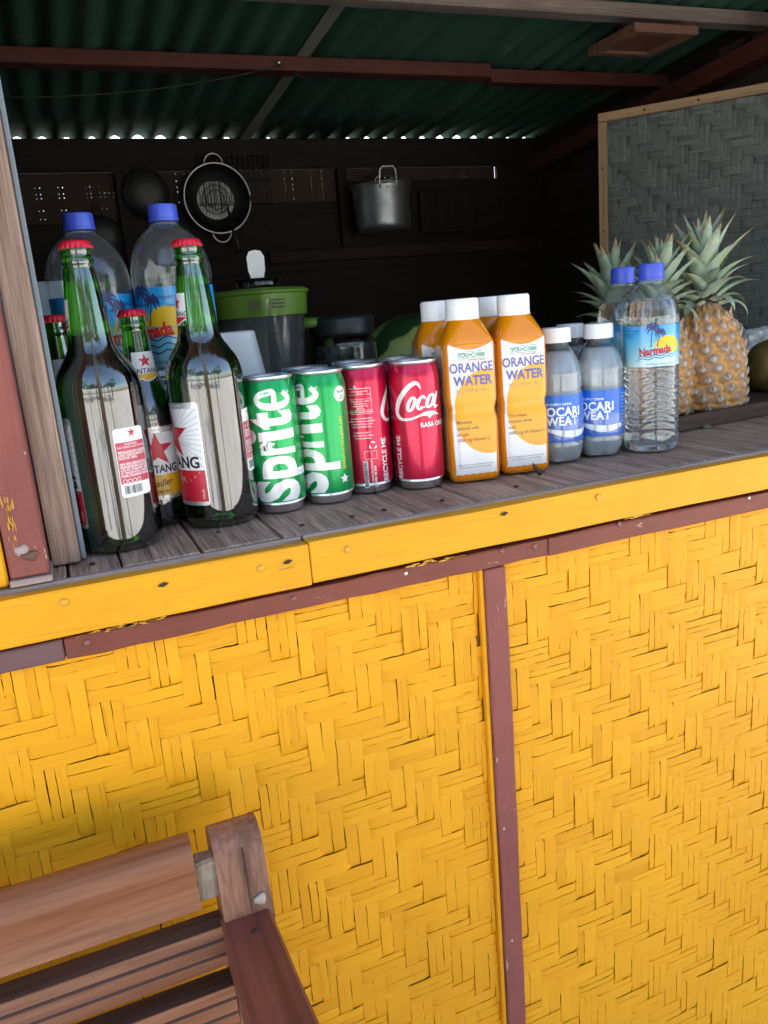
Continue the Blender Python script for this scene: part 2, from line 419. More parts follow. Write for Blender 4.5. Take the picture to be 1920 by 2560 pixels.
# ------------------------------------------------------------ posts at the left of the hatch
ps = thing('hatch_post', 'maroon painted post with bare pale plank at the left end of the counter', 'post')
box('painted_post', (-.0615, .004, .0065), (-.0305, .058, 1.02), M_redz, ps, .002, cuts=6)
box('bare_plank', (-.0292, .046, .0008), (-.0045, .078, 1.0), M_plankz, ps, .003, seg=2, cuts=6)
box('grey_strip', (-.0042, .056, .0008), (.0005, .072, .98), plain('grey_blue_paint', (.17, .20, .22), .6), ps, .001)
box('base_pad', (-.0625, .0, .0008), (-.029, .058, .0063), M_edge, ps, .001)
# knot hole and nail patch on the maroon post
q = ony(55, 1378, .0035); V, Fc = lathe_vf([(.0055, -.001), (.0055, .0003), (.002, .0008)], 14, lambda t, z: 1+.18*np.sin(3*t+1)+.1*np.sin(5*t))
o = mesh('bare_patch', V, Fc, plain('bare_knot_wood', (.36, .27, .23), .8), ps, True, loc=(q[0], .0036, q[2])); o.rotation_euler = (pi/2, 0, 0)
o = mesh('knot', V, Fc, plain('dark_knot_wood', (.13, .06, .04), .8), ps, True, loc=(q[0]+.0055, .0032, q[2]-.005)); o.rotation_euler = (pi/2, 0, 0); o.scale = (1.3, .75, 1)
sw = thing('side_wall', 'yellow boarded wall beside the hatch at the far left', 'wall')
for i in range(6):
    box('wall_board', (-.0635-.11*(i+1)+.001, .006+.001*(i % 2), .001), (-.0635-.11*i, .028, 1.02), M_yelz, sw, .002)
ep = thing('corner_post', 'maroon corner post at the right end of the counter', 'post')
box('painted_post', (1.44, .02, .001), (1.50, .08, 1.02), M_redz, ep, .002)
box('lower_leg', (1.44, .025, G), (1.50, .08, -.024), M_redz, ep, .002)

# ------------------------------------------------------------ roof
RS, RZ = .078, .782
def roof_z(y): return RZ+RS*(2.1-y)
xr = N('green_painted_iron')
rv = xr.coord((1, 1, 1)); rn = xr.noise(rv, 5, 6, .65); rs = xr.noise(xr.coord((9, 1.2, 9)), 1, 5, .6)
rc = xr.ramp(rs, [(.3, (.026, .060, .046)), (.6, (.044, .105, .078)), (.8, (.085, .115, .088))])
rc = xr.mix(xr.ramp(rn, [(.66, (0, 0, 0)), (.74, (.6, .6, .6))]), rc, (.2, .22, .17))
xr.set(Base_Color=rc, Roughness=.85, Metallic=0, Specular_IOR_Level=.08, Normal=xr.bump(rn, .15, .003))
rf = thing('roof', 'green corrugated iron roof on dark red purlins above the counter', 'roof')
PT = .0716
def sheet(x0, x1, dz, mat):
    nx = int((x1-x0)/PT*10); X = np.linspace(x0, x1, nx+1); Y = np.linspace(-.22, 2.135, 10)
    V = [(x, y, roof_z(y)+.0095*sin(2*pi*x/PT)+.010+dz+(.003*sin(5.3*x)+.0025*sin(17*x+1) if y > 2 else 0)) for y in Y for x in X]
    Fc = [(j*(nx+1)+i, j*(nx+1)+i+1, (j+1)*(nx+1)+i+1, (j+1)*(nx+1)+i) for j in range(len(Y)-1) for i in range(nx)]
    o = mesh('roof_sheet', V, Fc, mat, rf, True)
    s = o.modifiers.new('thick', 'SOLIDIFY'); s.thickness = .0008; return o
for i, (a, b) in enumerate(((-.85, .2301), (.222, .7021), (.694, 1.268), (1.262, 2.05))): sheet(a, b, (.0, .003, .0, .003)[i], xr.m)
# pale lap strip along one sheet edge
V = []; Y = np.linspace(-.22, 2.1, 10)
for y in Y: V += [(.694, y, roof_z(y)-.0030), (.728, y, roof_z(y)-.0030), (.728, y, roof_z(y)-.0015), (.694, y, roof_z(y)-.0015)]
Fc = [(i*4+k, i*4+(k+1) % 4, i*4+4+(k+1) % 4, i*4+4+k) for i in range(9) for k in range(4)]
mesh('lap_strip', V, Fc, plain('faded_green_lap', (.16, .17, .13), .7), rf)
def purlin(y, h, d, mat, x0=-.8, x1=1.95, dz=0, nm='purlin'):
    z = roof_z(y)-.004+dz; return box(nm, (x0, y, z-h), (x1, y+d, z), mat, rf, .002, cuts=8)
q = ony(600, 145, 1.41); purlin(1.40, .034, .05, M_purlin, -.8, 1.25); box('purlin', (1.252, 1.405, roof_z(1.4)-.05), (1.95, 1.45, roof_z(1.4)-.015), M_purlin, rf, .002, cuts=5)
purlin(1.02, .032, .045, M_rawbeam); purlin(.2, .04, .05, M_rawbeam); purlin(-.18, .05, .04, M_rawbeam); 0
box('rafter', (1.775, -.2, roof_z(.6)-.16), (1.835, 2.2, roof_z(.6)-.11), M_purlin, rf, .003).rotation_euler = (-math.atan(RS), 0, 0)
box('rafter', (-.14, -.2, roof_z(.6)-.12), (-.08, 2.2, roof_z(.6)-.06), M_purlin, rf, .003).rotation_euler = (-math.atan(RS), 0, 0)
# dry thatch laid under the front overhang
xt = N('dry_thatch'); tn = xt.noise(xt.coord((120, 6, 40)), 1, 5, .7)
xt.set(Base_Color=xt.ramp(tn, [(.3, (.10, .055, .03)), (.7, (.30, .19, .11))]), Roughness=.9)
TV = []
for k in range(700):
    x = random.uniform(-.8, 1.9); y = random.uniform(-.2, .1); L = random.uniform(.12, .2); wd = random.uniform(.008, .02); a = random.gauss(0, .12)
    z = roof_z(y)-.018-random.random()*.03; z2 = roof_z(y-L)-.045-random.random()*.05
    e = (x+sin(a)*L, y-L*cos(a), z2)
    V = [(x-wd, y, z), (x+wd, y, z+.004), (e[0]+wd*.4, e[1], e[2]), (e[0]-wd*.4, e[1], e[2])]
    TV.append((V, [(0, 1, 2, 3)]))
V, Fc = join_vf(TV); o = mesh('eave_thatch', V, Fc, xt.m, rf); o['kind'] = 'stuff'
# loose hatch board hung under the roof
hb = thing('hatch_board', 'framed reddish board fixed flat under the green roof', 'board')
zz = .785; C4 = [onz(1550, 78, zz), onz(1816, 88, zz), onz(1700, 156, zz), onz(1466, 132, zz)]
c = sum(C4)/4; M_hatch = paint('faded_red_board', (.12, .05, .033), .6, .2, grain=.3)
x0, x1 = C4[3][0]+.02, C4[1][0]-.08; y0, y1 = (C4[2][1]+C4[3][1])/2, (C4[0][1]+C4[1][1])/2
y0, y1 = min(y0, y1), max(y0, y1)
box('panel', (x0+.025, y0+.025, zz+.006), (x1-.025, y1-.025, zz+.014), M_hatch, hb)
for lo, hi in (((x0, y0, zz), (x1, y0+.028, zz+.02)), ((x0, y1-.028, zz), (x1, y1, zz+.02)), ((x0, y0+.0285, zz), (x0+.03, y1-.0285, zz+.02)), ((x1-.03, y0+.0285, zz), (x1, y1-.0285, zz+.02))):
    box('frame_rail', lo, hi, paint('faded_tan_red', (.15, .075, .05), .6, .2), hb, .002)
for xx in (x0+.04, x1-.04): box('hanger', (xx-.01, (y0+y1)/2-.01, zz+.0142), (xx+.01, (y0+y1)/2+.01, roof_z((y0+y1)/2)+.004), M_dark, hb)

# ------------------------------------------------------------ back wall
bw = thing('back_wall', 'dark sooty back wall of boards and bamboo matting', 'wall')
box('top_beam', (-.75, 2.085, .690), (1.864, 2.125, .7860), M_dark, bw, .003, cuts=6)
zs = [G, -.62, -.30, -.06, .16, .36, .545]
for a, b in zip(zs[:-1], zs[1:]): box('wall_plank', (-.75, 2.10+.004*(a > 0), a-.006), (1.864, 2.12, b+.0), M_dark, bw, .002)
box('ledge_rail', (.75, 2.075, .385), (1.84, 2.0985, .425), wood('reddish_dark_rail', (.014, .006, .005), (.045, .02, .015), 'X', .8, .8), bw, .002)
def lattice(x0, x1, z0, z1, y, nm, step=.0135):
    P = []
    x = x0
    while x < x1:
        wd = step-random.choice([0, 0, 0, 0, 0, .0008, .0013]); P.append(box_vf((x, y, z0), (min(x+wd, x1), y+.001, z1))); x += step*random.uniform(.95, 1.05)
    z = z0
    while z < z1:
        wd = step*random.choice([.8, 1, 1.3])-0; P.append(box_vf((x0, y+.0012, z), (x1, y+.0022, min(z+wd, z1)))); z += wd+random.choice([-.0002, -.0002, -.0002, .0007, .0011])
    V, Fc = join_vf(P); o = mesh(nm, V, Fc, plain('sooty_matting', (.03, .018, .012), .85), bw); o['kind'] = 'stuff'
lattice(-.75, .30, .5435, .6895, 2.105, 'light_pierced_matting')
lattice(.30, 1.05, .585, .6895, 2.105, 'light_pierced_matting'); lattice(1.05, 1.66, .63, .6895, 2.105, 'light_pierced_matting')
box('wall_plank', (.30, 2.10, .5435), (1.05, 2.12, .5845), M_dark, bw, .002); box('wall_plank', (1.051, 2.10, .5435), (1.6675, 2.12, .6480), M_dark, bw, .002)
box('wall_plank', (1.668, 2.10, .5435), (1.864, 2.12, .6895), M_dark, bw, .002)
for x in (.28, 1.02): box('stud', (x, 2.075, .43 if x > 1 else -.2), (x+.035, 2.0985, .69), M_darkz, bw, .002)
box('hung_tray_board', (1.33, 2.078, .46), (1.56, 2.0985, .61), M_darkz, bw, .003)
lw = thing('inner_left_wall', 'dark boarded inner wall at the left inside the stall', 'wall')
for i in range(7): box('wall_board', (-.74, .05+i*.29, G), (-.725, .05+(i+1)*.29-.003, roof_z(.3)-.03-.078*.29*i), M_darkz, lw)
rw = thing('right_wall', 'dark woven bamboo right wall behind the grey mat shutter', 'wall')
mesh('wall_sheet', [(x, y, z) for x in (1.865, 1.88) for y, z in ((-.2, G), (2.126, G), (2.126, roof_z(2.126)+.016), (-.2, roof_z(-.2)+.016))], [(3, 2, 1, 0), (4, 5, 6, 7), (0, 1, 5, 4), (1, 2, 6, 5), (2, 3, 7, 6), (3, 0, 4, 7)], M_darkz, rw)
SP = []
random.seed(11)
for j in range(28):
    for i in range(42):
        k = (i-j) % 4; p = .03
        if k == 0: V, Fc = strip_vf(2*p+.004, p-.0015, i % 9); V = np.array(V); V = np.stack([V[:, 1], V[:, 0], V[:, 2]], 1)+np.array([1.862, .87+(i+1)*p, .86-j*p-p/2])
        elif k == 3: V, Fc = strip_vf(2*p+.004, p-.0015, i % 9); V = np.array(V); V = np.stack([V[:, 1], V[:, 2], V[:, 0]], 1)+np.array([1.862, .87+i*p+p/2, .86-(j+1)*p])
        else: continue
        if V[:, 2].max() > roof_z(V[0, 1])-.02: continue
        SP.append((V, Fc))
V, Fc = join_vf(SP); o = mesh('dark_weave', V, Fc, wood('sooty_bamboo', (.02, .014, .011), (.055, .04, .032), 'Y', .8, .8), rw); o['kind'] = 'stuff'

bf = thing('bounce_block_fence', 'dark board fence added behind the stall to block light from the ground', 'fence')  # added fence, keeps sunlit ground from lighting the roof underside
for i in range(24): box('blocker_board', (-1.6+.18*i, 2.85+.004*(i % 2), G), (-1.6+.18*i+.177, 2.87+.004*(i % 2), .46+random.uniform(-.02, .02)), M_darkz, bf)
for z_ in (-.6, .2): box('blocker_rail', (-1.6, 2.876, z_), (2.72, 2.91, z_+.06), M_dark, bf)

# dribbles of yellow paint on the maroon timber
M_smear = plain('yellow_paint_smear', (.62, .30, .02), .6)
def smear(name, par, y, spots, w, h, axis):
    P = []
    for px, py in spots:
        q = ony(px, py, y)
        for _ in range(9):
            x = q[0]+random.gauss(0, w); z = q[2]+random.gauss(0, h); a, b = (random.uniform(.0002, .0006), random.uniform(.002, .006)) if axis == 'z' else (random.uniform(.002, .006), random.uniform(.0003, .0009))
            P.append(([(x-a, y, z-b*.7), (x, y, z-b), (x+a, y, z-b*.5), (x+a*.8, y, z+b*.6), (x, y, z+b), (x-a*.9, y, z+b*.4)], [(0, 1, 2, 3, 4, 5)]))
    V, Fc = join_vf(P); o = mesh(name, V, Fc, M_smear, par); o['kind'] = 'stuff'
smear('paint_smear', ps, .0034, ((14, 1262), (22, 1300), (28, 1330)), .0016, .006, 'z')
smear('paint_smear', fw, -.0101, ((290, 1568), (330, 1560), (380, 1550), (1130, 1395), (1060, 1408), (1600, 1290)), .010, .0008, 'x')
# ------------------------------------------------------------ printed marks: flat shapes wrapped on a surface
_tc = bpy.data.curves.new('lettering', 'FONT'); _to = bpy.data.objects.new('lettering', _tc)
class Flat:
    def __init__(s): s.V = []; s.F = []
    def add(s, V, Fc): k = len(s.V); s.V += [tuple(v) for v in V]; s.F += [tuple(i+k for i in f) for f in Fc]; return s
    def text(s, body, x, y, size, bold=0, shear=0, rot=0, sx=1, align='CENTER', gap=1, line=1):
        _tc.body = body; _tc.size = 1; _tc.offset = bold; _tc.shear = shear; _tc.align_x = align; _tc.align_y = 'CENTER'
        _tc.space_character = gap; _tc.space_line = line; _tc.resolution_u = 3
        me = _to.to_mesh(); a = cos(rot); b = sin(rot)
        V = [((v.co.x*sx*size)*a-(v.co.y*size)*b+x, (v.co.x*sx*size)*b+(v.co.y*size)*a+y) for v in me.vertices]
        s.add(V, [tuple(p.vertices) for p in me.polygons]); _to.to_mesh_clear(); return s
    def poly(s, P): return s.add(P, [tuple(range(len(P)))])
    def rect(s, x0, y0, x1, y1): return s.poly([(x0, y0), (x1, y0), (x1, y1), (x0, y1)])
    def rrect(s, x0, y0, x1, y1, r, n=5):
        P = []
        for cx, cy_, a0 in ((x1-r, y0+r, -pi/2), (x1-r, y1-r, 0), (x0+r, y1-r, pi/2), (x0+r, y0+r, pi)):
            P += [(cx+r*cos(a0+pi/2*k/n), cy_+r*sin(a0+pi/2*k/n)) for k in range(n+1)]
        return s.poly(P)
    def ell(s, x, y, rx, ry=None, n=32, a0=0, a1=2*pi):
        ry = ry or rx; return s.poly([(x+rx*cos(a0+(a1-a0)*k/n), y+ry*sin(a0+(a1-a0)*k/n)) for k in range(n)])
    def star(s, x, y, r, q=.40, n=5):
        return s.poly([(x+(r if k % 2 == 0 else r*q)*sin(pi*k/n), y+(r if k % 2 == 0 else r*q)*cos(pi*k/n)) for k in range(2*n)])
    def stroke(s, P, W, n=6, closed=False):
        P = np.array(P, float); W = np.array(W if hasattr(W, '__len__') else [W]*len(P), float)
        idx = np.arange(len(P)); m = len(P); Q = []; R = []
        g = (lambda i: P[i % m]) if closed else (lambda i: P[min(max(i, 0), m-1)])
        for i in range(m if closed else m-1):
            p0, p1, p2, p3 = g(i-1), g(i), g(i+1), g(i+2)
            for t in np.arange(n)/n:
                Q.append(.5*((2*p1)+(-p0+p2)*t+(2*p0-5*p1+4*p2-p3)*t*t+(-p0+3*p1-3*p2+p3)*t**3)); R.append(W[i]*(1-t)+W[(i+1) % m]*t)
        if closed: Q.append(Q[0]); R.append(R[0])
        else: Q.append(P[-1]); R.append(W[-1])
        Q = np.array(Q); R = np.array(R); T = np.gradient(Q, axis=0); T /= np.linalg.norm(T, axis=1)[:, None]+1e-12; Nn = np.stack([-T[:, 1], T[:, 0]], 1)
        V = []
        for q, nn, r in zip(Q, Nn, R): V += [tuple(q+nn*r/2), tuple(q-nn*r/2)]
        return s.add(V, [(2*i, 2*i+1, 2*i+3, 2*i+2) for i in range(len(Q)-1)])
    def ring(s, x, y, rx, ry, wd, n=28): return s.stroke([(x+rx*cos(2*pi*k/n), y+ry*sin(2*pi*k/n)) for k in range(n)], wd, 2, True)
def decal(fl, mp, mat, parent, name, off=.00025, du=.004, dv=None):
    """wrap flat shapes (u to the right, v up, metres) onto a surface given by mp(u, v, off)"""
    bm = bmesh.new()
    vs = [bm.verts.new((x, y, 0)) for x, y in fl.V]
    for f in fl.F:
        try: bm.faces.new([vs[i] for i in f])
        except ValueError: pass
    bmesh.ops.triangulate(bm, faces=[f for f in bm.faces if len(f.verts) > 4])
    A = np.array(fl.V); 
    for ax, d in ((0, du), (1, dv)):
        if not d: continue
        for c in np.arange(math.ceil(A[:, ax].min()/d)*d, A[:, ax].max(), d):
            bmesh.ops.bisect_plane(bm, geom=bm.verts[:]+bm.edges[:]+bm.faces[:], plane_co=(c, 0, 0) if ax == 0 else (0, c, 0), plane_no=(1, 0, 0) if ax == 0 else (0, 1, 0))
    P = np.array([v.co[:2] for v in bm.verts]); Q = mp(P[:, 0], P[:, 1], off)
    for v, q in zip(bm.verts, Q): v.co = q
    bmesh.ops.recalc_face_normals(bm, faces=bm.faces[:])
    return bmobj(name, bm, mat, parent, True)
def cyl(prof, r0):
    pr = np.array(prof)
    def f(u, v, off):
        r = np.interp(v, pr[:, 1], pr[:, 0])+off; a = u/r0
        return np.stack([r*np.sin(a), -r*np.cos(a), v], 1)
    return f
def face_cam(x, y): return atan2(-x, y-CAM[1])
WHITE = (.84, .84, .82); RED = (.62, .012, .03); BLACK = (.012, .012, .014)

# ------------------------------------------------------------ beer bottles
def bottle_glass(name, z0, z1):
    """green glass, darker where the beer stands in it"""
    m = glass(name, (.01, .08, .002), 1.55, 0, .05, 1.0); t = m.node_tree; b = t.nodes['Principled BSDF']
    tc = t.nodes.new('ShaderNodeTexCoord'); sp = t.nodes.new('ShaderNodeSeparateXYZ'); mr = t.nodes.new('ShaderNodeMapRange'); rp = t.nodes.new('ShaderNodeValToRGB')
    mr.inputs[1].default_value = z0; mr.inputs[2].default_value = z1
    rp.color_ramp.elements[0].color = (.004, .032, .001, 1); rp.color_ramp.elements[1].color = (.04, .30, .010, 1)
    t.links.new(tc.outputs['Object'], sp.inputs[0]); t.links.new(sp.outputs['Z'], mr.inputs[0]); t.links.new(mr.outputs[0], rp.inputs[0]); t.links.new(rp.outputs[0], b.inputs['Base Color']); return m
M_gglass = bottle_glass('green_bottle_glass', .176, .205); M_gglass2 = bottle_glass('green_small_bottle_glass', .135, .165)
xc = N('red_crown_cap'); M_crown = xc.set(Base_Color=(.60, .012, .03), Roughness=.35, Metallic=.25, Normal=xc.bump(xc.noise(xc.coord((90, 90, 90)), 1, 3), .2, .001))
M_paper = plain('white_label_paper', (.80, .80, .79), .42); M_silver = plain('silver_label_border', (.6, .6, .6), .35, .7)
def crown(parent, z, r=.0146):
    pr = [(r*.86, z-.0075), (r*1.0, z-.0072), (r*.99, z-.006), (r*.93, z-.0035), (r*.90, z-.0015), (r*.80, z-.0003), (r*.5, z)]
    o = lathe('crown_cap', pr, M_crown, parent, 84, lambda t, zz: 1+(.055*np.sign(np.sin(21*t))*np.abs(np.sin(21*t))**.6 if zz < z-.003 else 0)*max(0, min(1, (z-.0025-zz)/.003)), True, True, 50)
    return o
BIG = refine([(.012, .004), (.028, .001), (.0345, .0012), (.0378, .006), (.0385, .012), (.0385, .06), (.0385, .11), (.0384, .148), (.0375, .158), (.0345, .168), (.0285, .178), (.0228, .187), (.0203, .196), (.0187, .215), (.0168, .235), (.0150, .250), (.0130, .2615)], .003)+[(.0140, .2625), (.0142, .2655), (.0136, .268), (.0126, .2690), (.0126, .2720), (.0131, .2735), (.0131, .2790)]
SML = refine([(.010, .004), (.022, .001), (.0275, .0012), (.0300, .005), (.0306, .010), (.0306, .05), (.0306, .09), (.0304, .110), (.0292, .122), (.0260, .134), (.0218, .145), (.0180, .156), (.0160, .168), (.0148, .180), (.0138, .192), (.0129, .2035)], .003)+[(.0138, .2045), (.0140, .2075), (.0134, .2095), (.0126, .2105), (.0126, .2120), (.0131, .2135), (.0131, .2180)]
def rays(x, y, r0, r1, n, a0, a1, wd):
    f = Flat()
    for k in range(n):
        a = a0+(a1-a0)*k/(n-1); f.poly([(x+r0*sin(a-wd), y+r0*cos(a-wd)), (x+r1*sin(a-wd), y+r1*cos(a-wd)), (x+r1*sin(a+wd), y+r1*cos(a+wd)), (x+r0*sin(a+wd), y+r0*cos(a+wd))])
    return f
M_ray = plain('grey_print', (.55, .55, .54), .45); M_rink = plain('red_print', (.55, .015, .035), .4); M_kink = plain('black_print', BLACK, .4)
M_yink = plain('yellow_print', (.80, .42, .01), .4); M_winkk = plain('white_print', WHITE, .4); M_pink = plain('faded_red_print', (.50, .05, .08), .42)
def clip(fl, x0, x1, y0, y1):
    """keep shapes inside a label"""
    bm = bmesh.new(); vs = [bm.verts.new((x, y, 0)) for x, y in fl.V]
    for f in fl.F:
        try: bm.faces.new([vs[i] for i in f])
        except ValueError: pass
    for co, no in (((x0, 0, 0), (-1, 0, 0)), ((x1, 0, 0), (1, 0, 0)), ((0, y0, 0), (0, -1, 0)), ((0, y1, 0), (0, 1, 0))):
        bmesh.ops.bisect_plane(bm, geom=bm.verts[:]+bm.edges[:]+bm.faces[:], plane_co=co, plane_no=no, clear_outer=True)
    bm.verts.index_update(); r = Flat(); r.V = [(v.co.x, v.co.y) for v in bm.verts]; r.F = [tuple(v.index for v in f.verts) for f in bm.faces]; bm.free(); return r
def front_label(b, mp, u, v0, v1, hw, radler=False):
    lb = decal(Flat().rrect(u-hw, v0, u+hw, v1, .004), mp, M_silver, b, 'front_label', .00018, .003)
    d = lambda f, m, nm='print', o=.0004: decal(clip(f, u-hw+.0012, u+hw-.0012, v0+.001, v1-.001), mp, m, lb, nm, o, .003)
    H = v1-v0; wn = v0+H*.36
    d(Flat().rect(u-hw+.0015, v0+.004, u+hw-.0015, v1-.006), M_paper, 'label_ground', .0003)
    d(rays(u, v0+H*.68, .010, .05, 44, -pi, pi, .012), M_ray)
    d(Flat().rect(u-hw+.0012, v0+.004, u+hw-.0012, wn-.0012), M_yink if radler else M_rink, 'colour_band')
    d(Flat().star(u, v0+H*.685, H*.25), M_rink, 'star', .0005)
    d(Flat().text('BINTANG', u, wn+H*.06, H*.155 if not radler else H*.15, .03, 0, 0, .98 if not radler else .78), M_kink, 'lettering', .00055)
    d(Flat().text('HIGHEST QUALITY INGREDIENTS', u, v1-.0032, .0030, .01, 0, 0, .95), M_winkk, 'lettering', .0006)
    if radler:
        d(Flat().text('Radler', u, v0+H*.225, H*.13, .012, .35, .08, .85), M_kink, 'lettering', .00055); d(Flat().text('LEMON', u, v0+H*.105, H*.062, .02, 0, 0, .9, gap=1.15), M_kink, 'lettering', .00055)
        d(Flat().text('1952', u, v0+H*.47, H*.04), M_ray, 'lettering', .00056)
    else:
        d(Flat().text('PILSENER  BEER', u-.002, v0+H*.26, H*.055, .02, 0, 0, .8), plain('pale_red_print', (.75, .35, .3), .4), 'lettering', .00055)
        d(Flat().text('INDONESIA', u+hw*.45, v0+H*.60, H*.034, .01), M_ray, 'lettering', .00056)
        d(Flat().text('HALAL', u+hw*.86, v0+.012, .0035, 0, 0, pi/2), M_winkk, 'lettering', .00056)
    return lb
def back_label(b, mp, u, v0, v1, hw):
    lb = decal(Flat().rrect(u-hw, v0, u+hw, v1, .003), mp, M_paper, b, 'back_label', .00018, .003)
    d = lambda f, m, nm='print', o=.0004: decal(clip(f, u-hw+.0006, u+hw-.0006, v0, v1), mp, m, lb, nm, o, .003)
    H = v1-v0
    d(Flat().rect(u-hw+.0004, v0+H*.20, u+hw-.0004, v0+H*.80), M_pink, 'red_panel', .0003)
    d(Flat().star(u+.002, v1-H*.075, .0045), M_rink, 'star'); d(Flat().text('BINTANG', u+.002, v1-H*.165, .0042), M_ray, 'lettering')
    T = Flat()
    T.text('KOMPOSISI:', u, v0+H*.765, .0026); T.text('AIR, MALT BARLEY, GULA, EKSTRAK HOP', u+.001, v0+H*.725, .0026, 0, 0, 0, .8)
    for k, t in enumerate(('MENGANDUNG ALERGEN,', 'LIHAT DAFTAR BAHAN YANG', 'DICETAK TEBAL', '', 'MINUMAN BERALKOHOL', 'MENGANDUNG ALKOHOL', '4,7% V/V. DI BAWAH UMUR', '21 TAHUN ATAU WANITA', 'HAMIL DILARANG MINUM')):
        if t: T.text(t, u-hw+.0018, v0+H*(.655-.043*k), .0034, .012, 0, 0, .74, 'LEFT')
    for k in range(4): T.ring(u-hw+.0045+.0046*k, v0+H*.235, .0018, .0018, .0004)
    d(T, M_winkk, 'lettering')
    B = Flat(); x = u-hw+.003
    while x < u+.005:
        wv = random.choice([.0002, .0004, .0006]); B.rect(x, v0+.003, x+wv, v0+H*.17); x += wv+random.choice([.0003, .0005, .0007])
    d(B, M_kink, 'barcode')
    return lb
def neck_label(b, mp, u, v0, v1, hw, radler=False):
    P = [(u-hw, v1), (u-hw, v0+.006), (u, v0), (u+hw, v0+.006), (u+hw, v1)]
    lb = decal(Flat().poly(P), mp, M_paper, b, 'neck_label', .00018, .002, .003); H = v1-v0
    d = lambda f, m, nm='print', o=.0004: decal(clip(f, u-hw, u+hw, v0, v1), mp, m, lb, nm, o, .002, .003)
    d(rays(u, v1-H*.35, .005, .03, 30, -pi, pi, .014), M_ray, 'print', .0003)
    d(Flat().poly([(u-hw, v0+H*.27), (u-hw, v0+.0072), (u, v0+.0012), (u+hw, v0+.0072), (u+hw, v0+H*.27)]), M_yink if radler else M_rink, 'colour_band')
    d(Flat().star(u, v1-H*.30, .0072), M_rink, 'star', .0005); d(Flat().text('BINTANG', u, v0+H*.36, .0072, .015, 0, 0, .95), M_kink, 'lettering', .0005)
    return lb
def beer(label, x, y, rz, big=True, radler=False, fu=0, bu=None, nu=None):
    b = thing('beer_bottle', label, 'bottle', (x, y, .0004), rz, 'green beer bottles')
    pr = BIG if big else SML
    bd = lathe('glass_body', pr, M_gglass if big else M_gglass2, b, 72); H = pr[-1][1]
    crown(b, H+.0046)
    R = .0385 if big else .0306
    mp = cyl(pr, R)
    if big:
        front_label(b, mp, fu, .025, .129, .040)
        if bu is not None: back_label(b, mp, bu, .052, .116, .0155)
        neck_label(b, cyl(pr, .018), nu if nu is not None else fu*.45, .202, .233, .0125)
    else:
        front_label(b, mp, fu, .030, .105, .024, radler)
        neck_label(b, cyl(pr, .0165), (nu if nu is not None else fu*.5), .150, .180, .0135, radler)
    return b
p1 = (.0375, .0895); p2 = (.1414, .118)
beer('large green beer bottle nearest the maroon post, back label showing', p1[0], p1[1], face_cam(*p1), True, False, -.073, .0205, -.030)
beer('large green beer bottle beside the left green can, cut-off front label', p2[0], p2[1], face_cam(*p2), True, False, -.0505, .052, -.022)
p3 = (.0835, .156); beer('small green beer bottle with yellow lemon label between the two large ones', p3[0], p3[1], face_cam(*p3), False, True, .004, None, .006)
p4 = ony(131, 797, .158); beer('small green beer bottle half hidden behind the bottle by the post', p4[0], .158, face_cam(p4[0], .158), False, False, -.010, None, .006)

# ------------------------------------------------------------ slim cans
M_lid = plain('can_lid_metal', (.72, .72, .71), .32, .9); M_hole = plain('lid_score_metal', (.30, .30, .30), .45, .8)  # second metal is a darker grey for the opening score
def metal_paint(name, col, rough=.28):
    x = N(name); n = x.noise(x.coord((400, 400, 4)), 1, 3, .5); 
    return x.set(Base_Color=x.mix(1., col, x.ramp(n, [(.3, (.86, .86, .86)), (.7, (1, 1, 1))]), 'MULTIPLY'), Metallic=.5, Roughness=rough, Coat_Weight=.3, Coat_Roughness=.06)
M_cgreen = metal_paint('green_can_lacquer', (.002, .33, .075)); M_cred = metal_paint('red_can_lacquer', (.56, .004, .05))
M_cwhite = plain('can_white_ink', (.80, .80, .79), .32, .25)
CB = [(.0285, .0125), (.0287, .016), (.0287, .125), (.0285, .1285), (.0272, .1345), (.0258, .1390), (.0254, .1402)]
CBASE = [(.019, .0035), (.0225, .0006), (.0236, .0004), (.0242, .0022), (.0256, .0075), (.0284, .01245)]
CRIM = [(.0252, .1402), (.0262, .1412), (.0270, .1430), (.0270, .1446), (.0264, .1452), (.0256, .1448), (.0250, .1425), (.0240, .1412), (.0236, .1416), (.010, .1419)]
MC_CAN = cyl(CB, .0287)
def can(name, label, x, y, rz, lacquer, group):
    c = thing(name, label, 'can', (x, y, .0002), rz, group)
    body = lathe('can_body', CB, lacquer, c, 64, close=False)
    lathe('base_rim', CBASE, M_alu, c, 64)
    ld = lathe('lid', CRIM, M_lid, c, 64)
    V, Fc = lathe_vf([(.007, .1419), (.0072, .1428), (.0045, .1429)], 20, lambda t, z: 1+.5*np.abs(np.cos(t)))
    mesh('pull_tab', V, Fc, M_alu, ld, True)
    mesh('opening_score', *lathe_vf([(.0095, .1421), (.0085, .1424)], 20, lambda t, z: 1+.2*np.abs(np.cos(t))), M_hole, ld, True, loc=(0, -.010, 0))
    return c, body
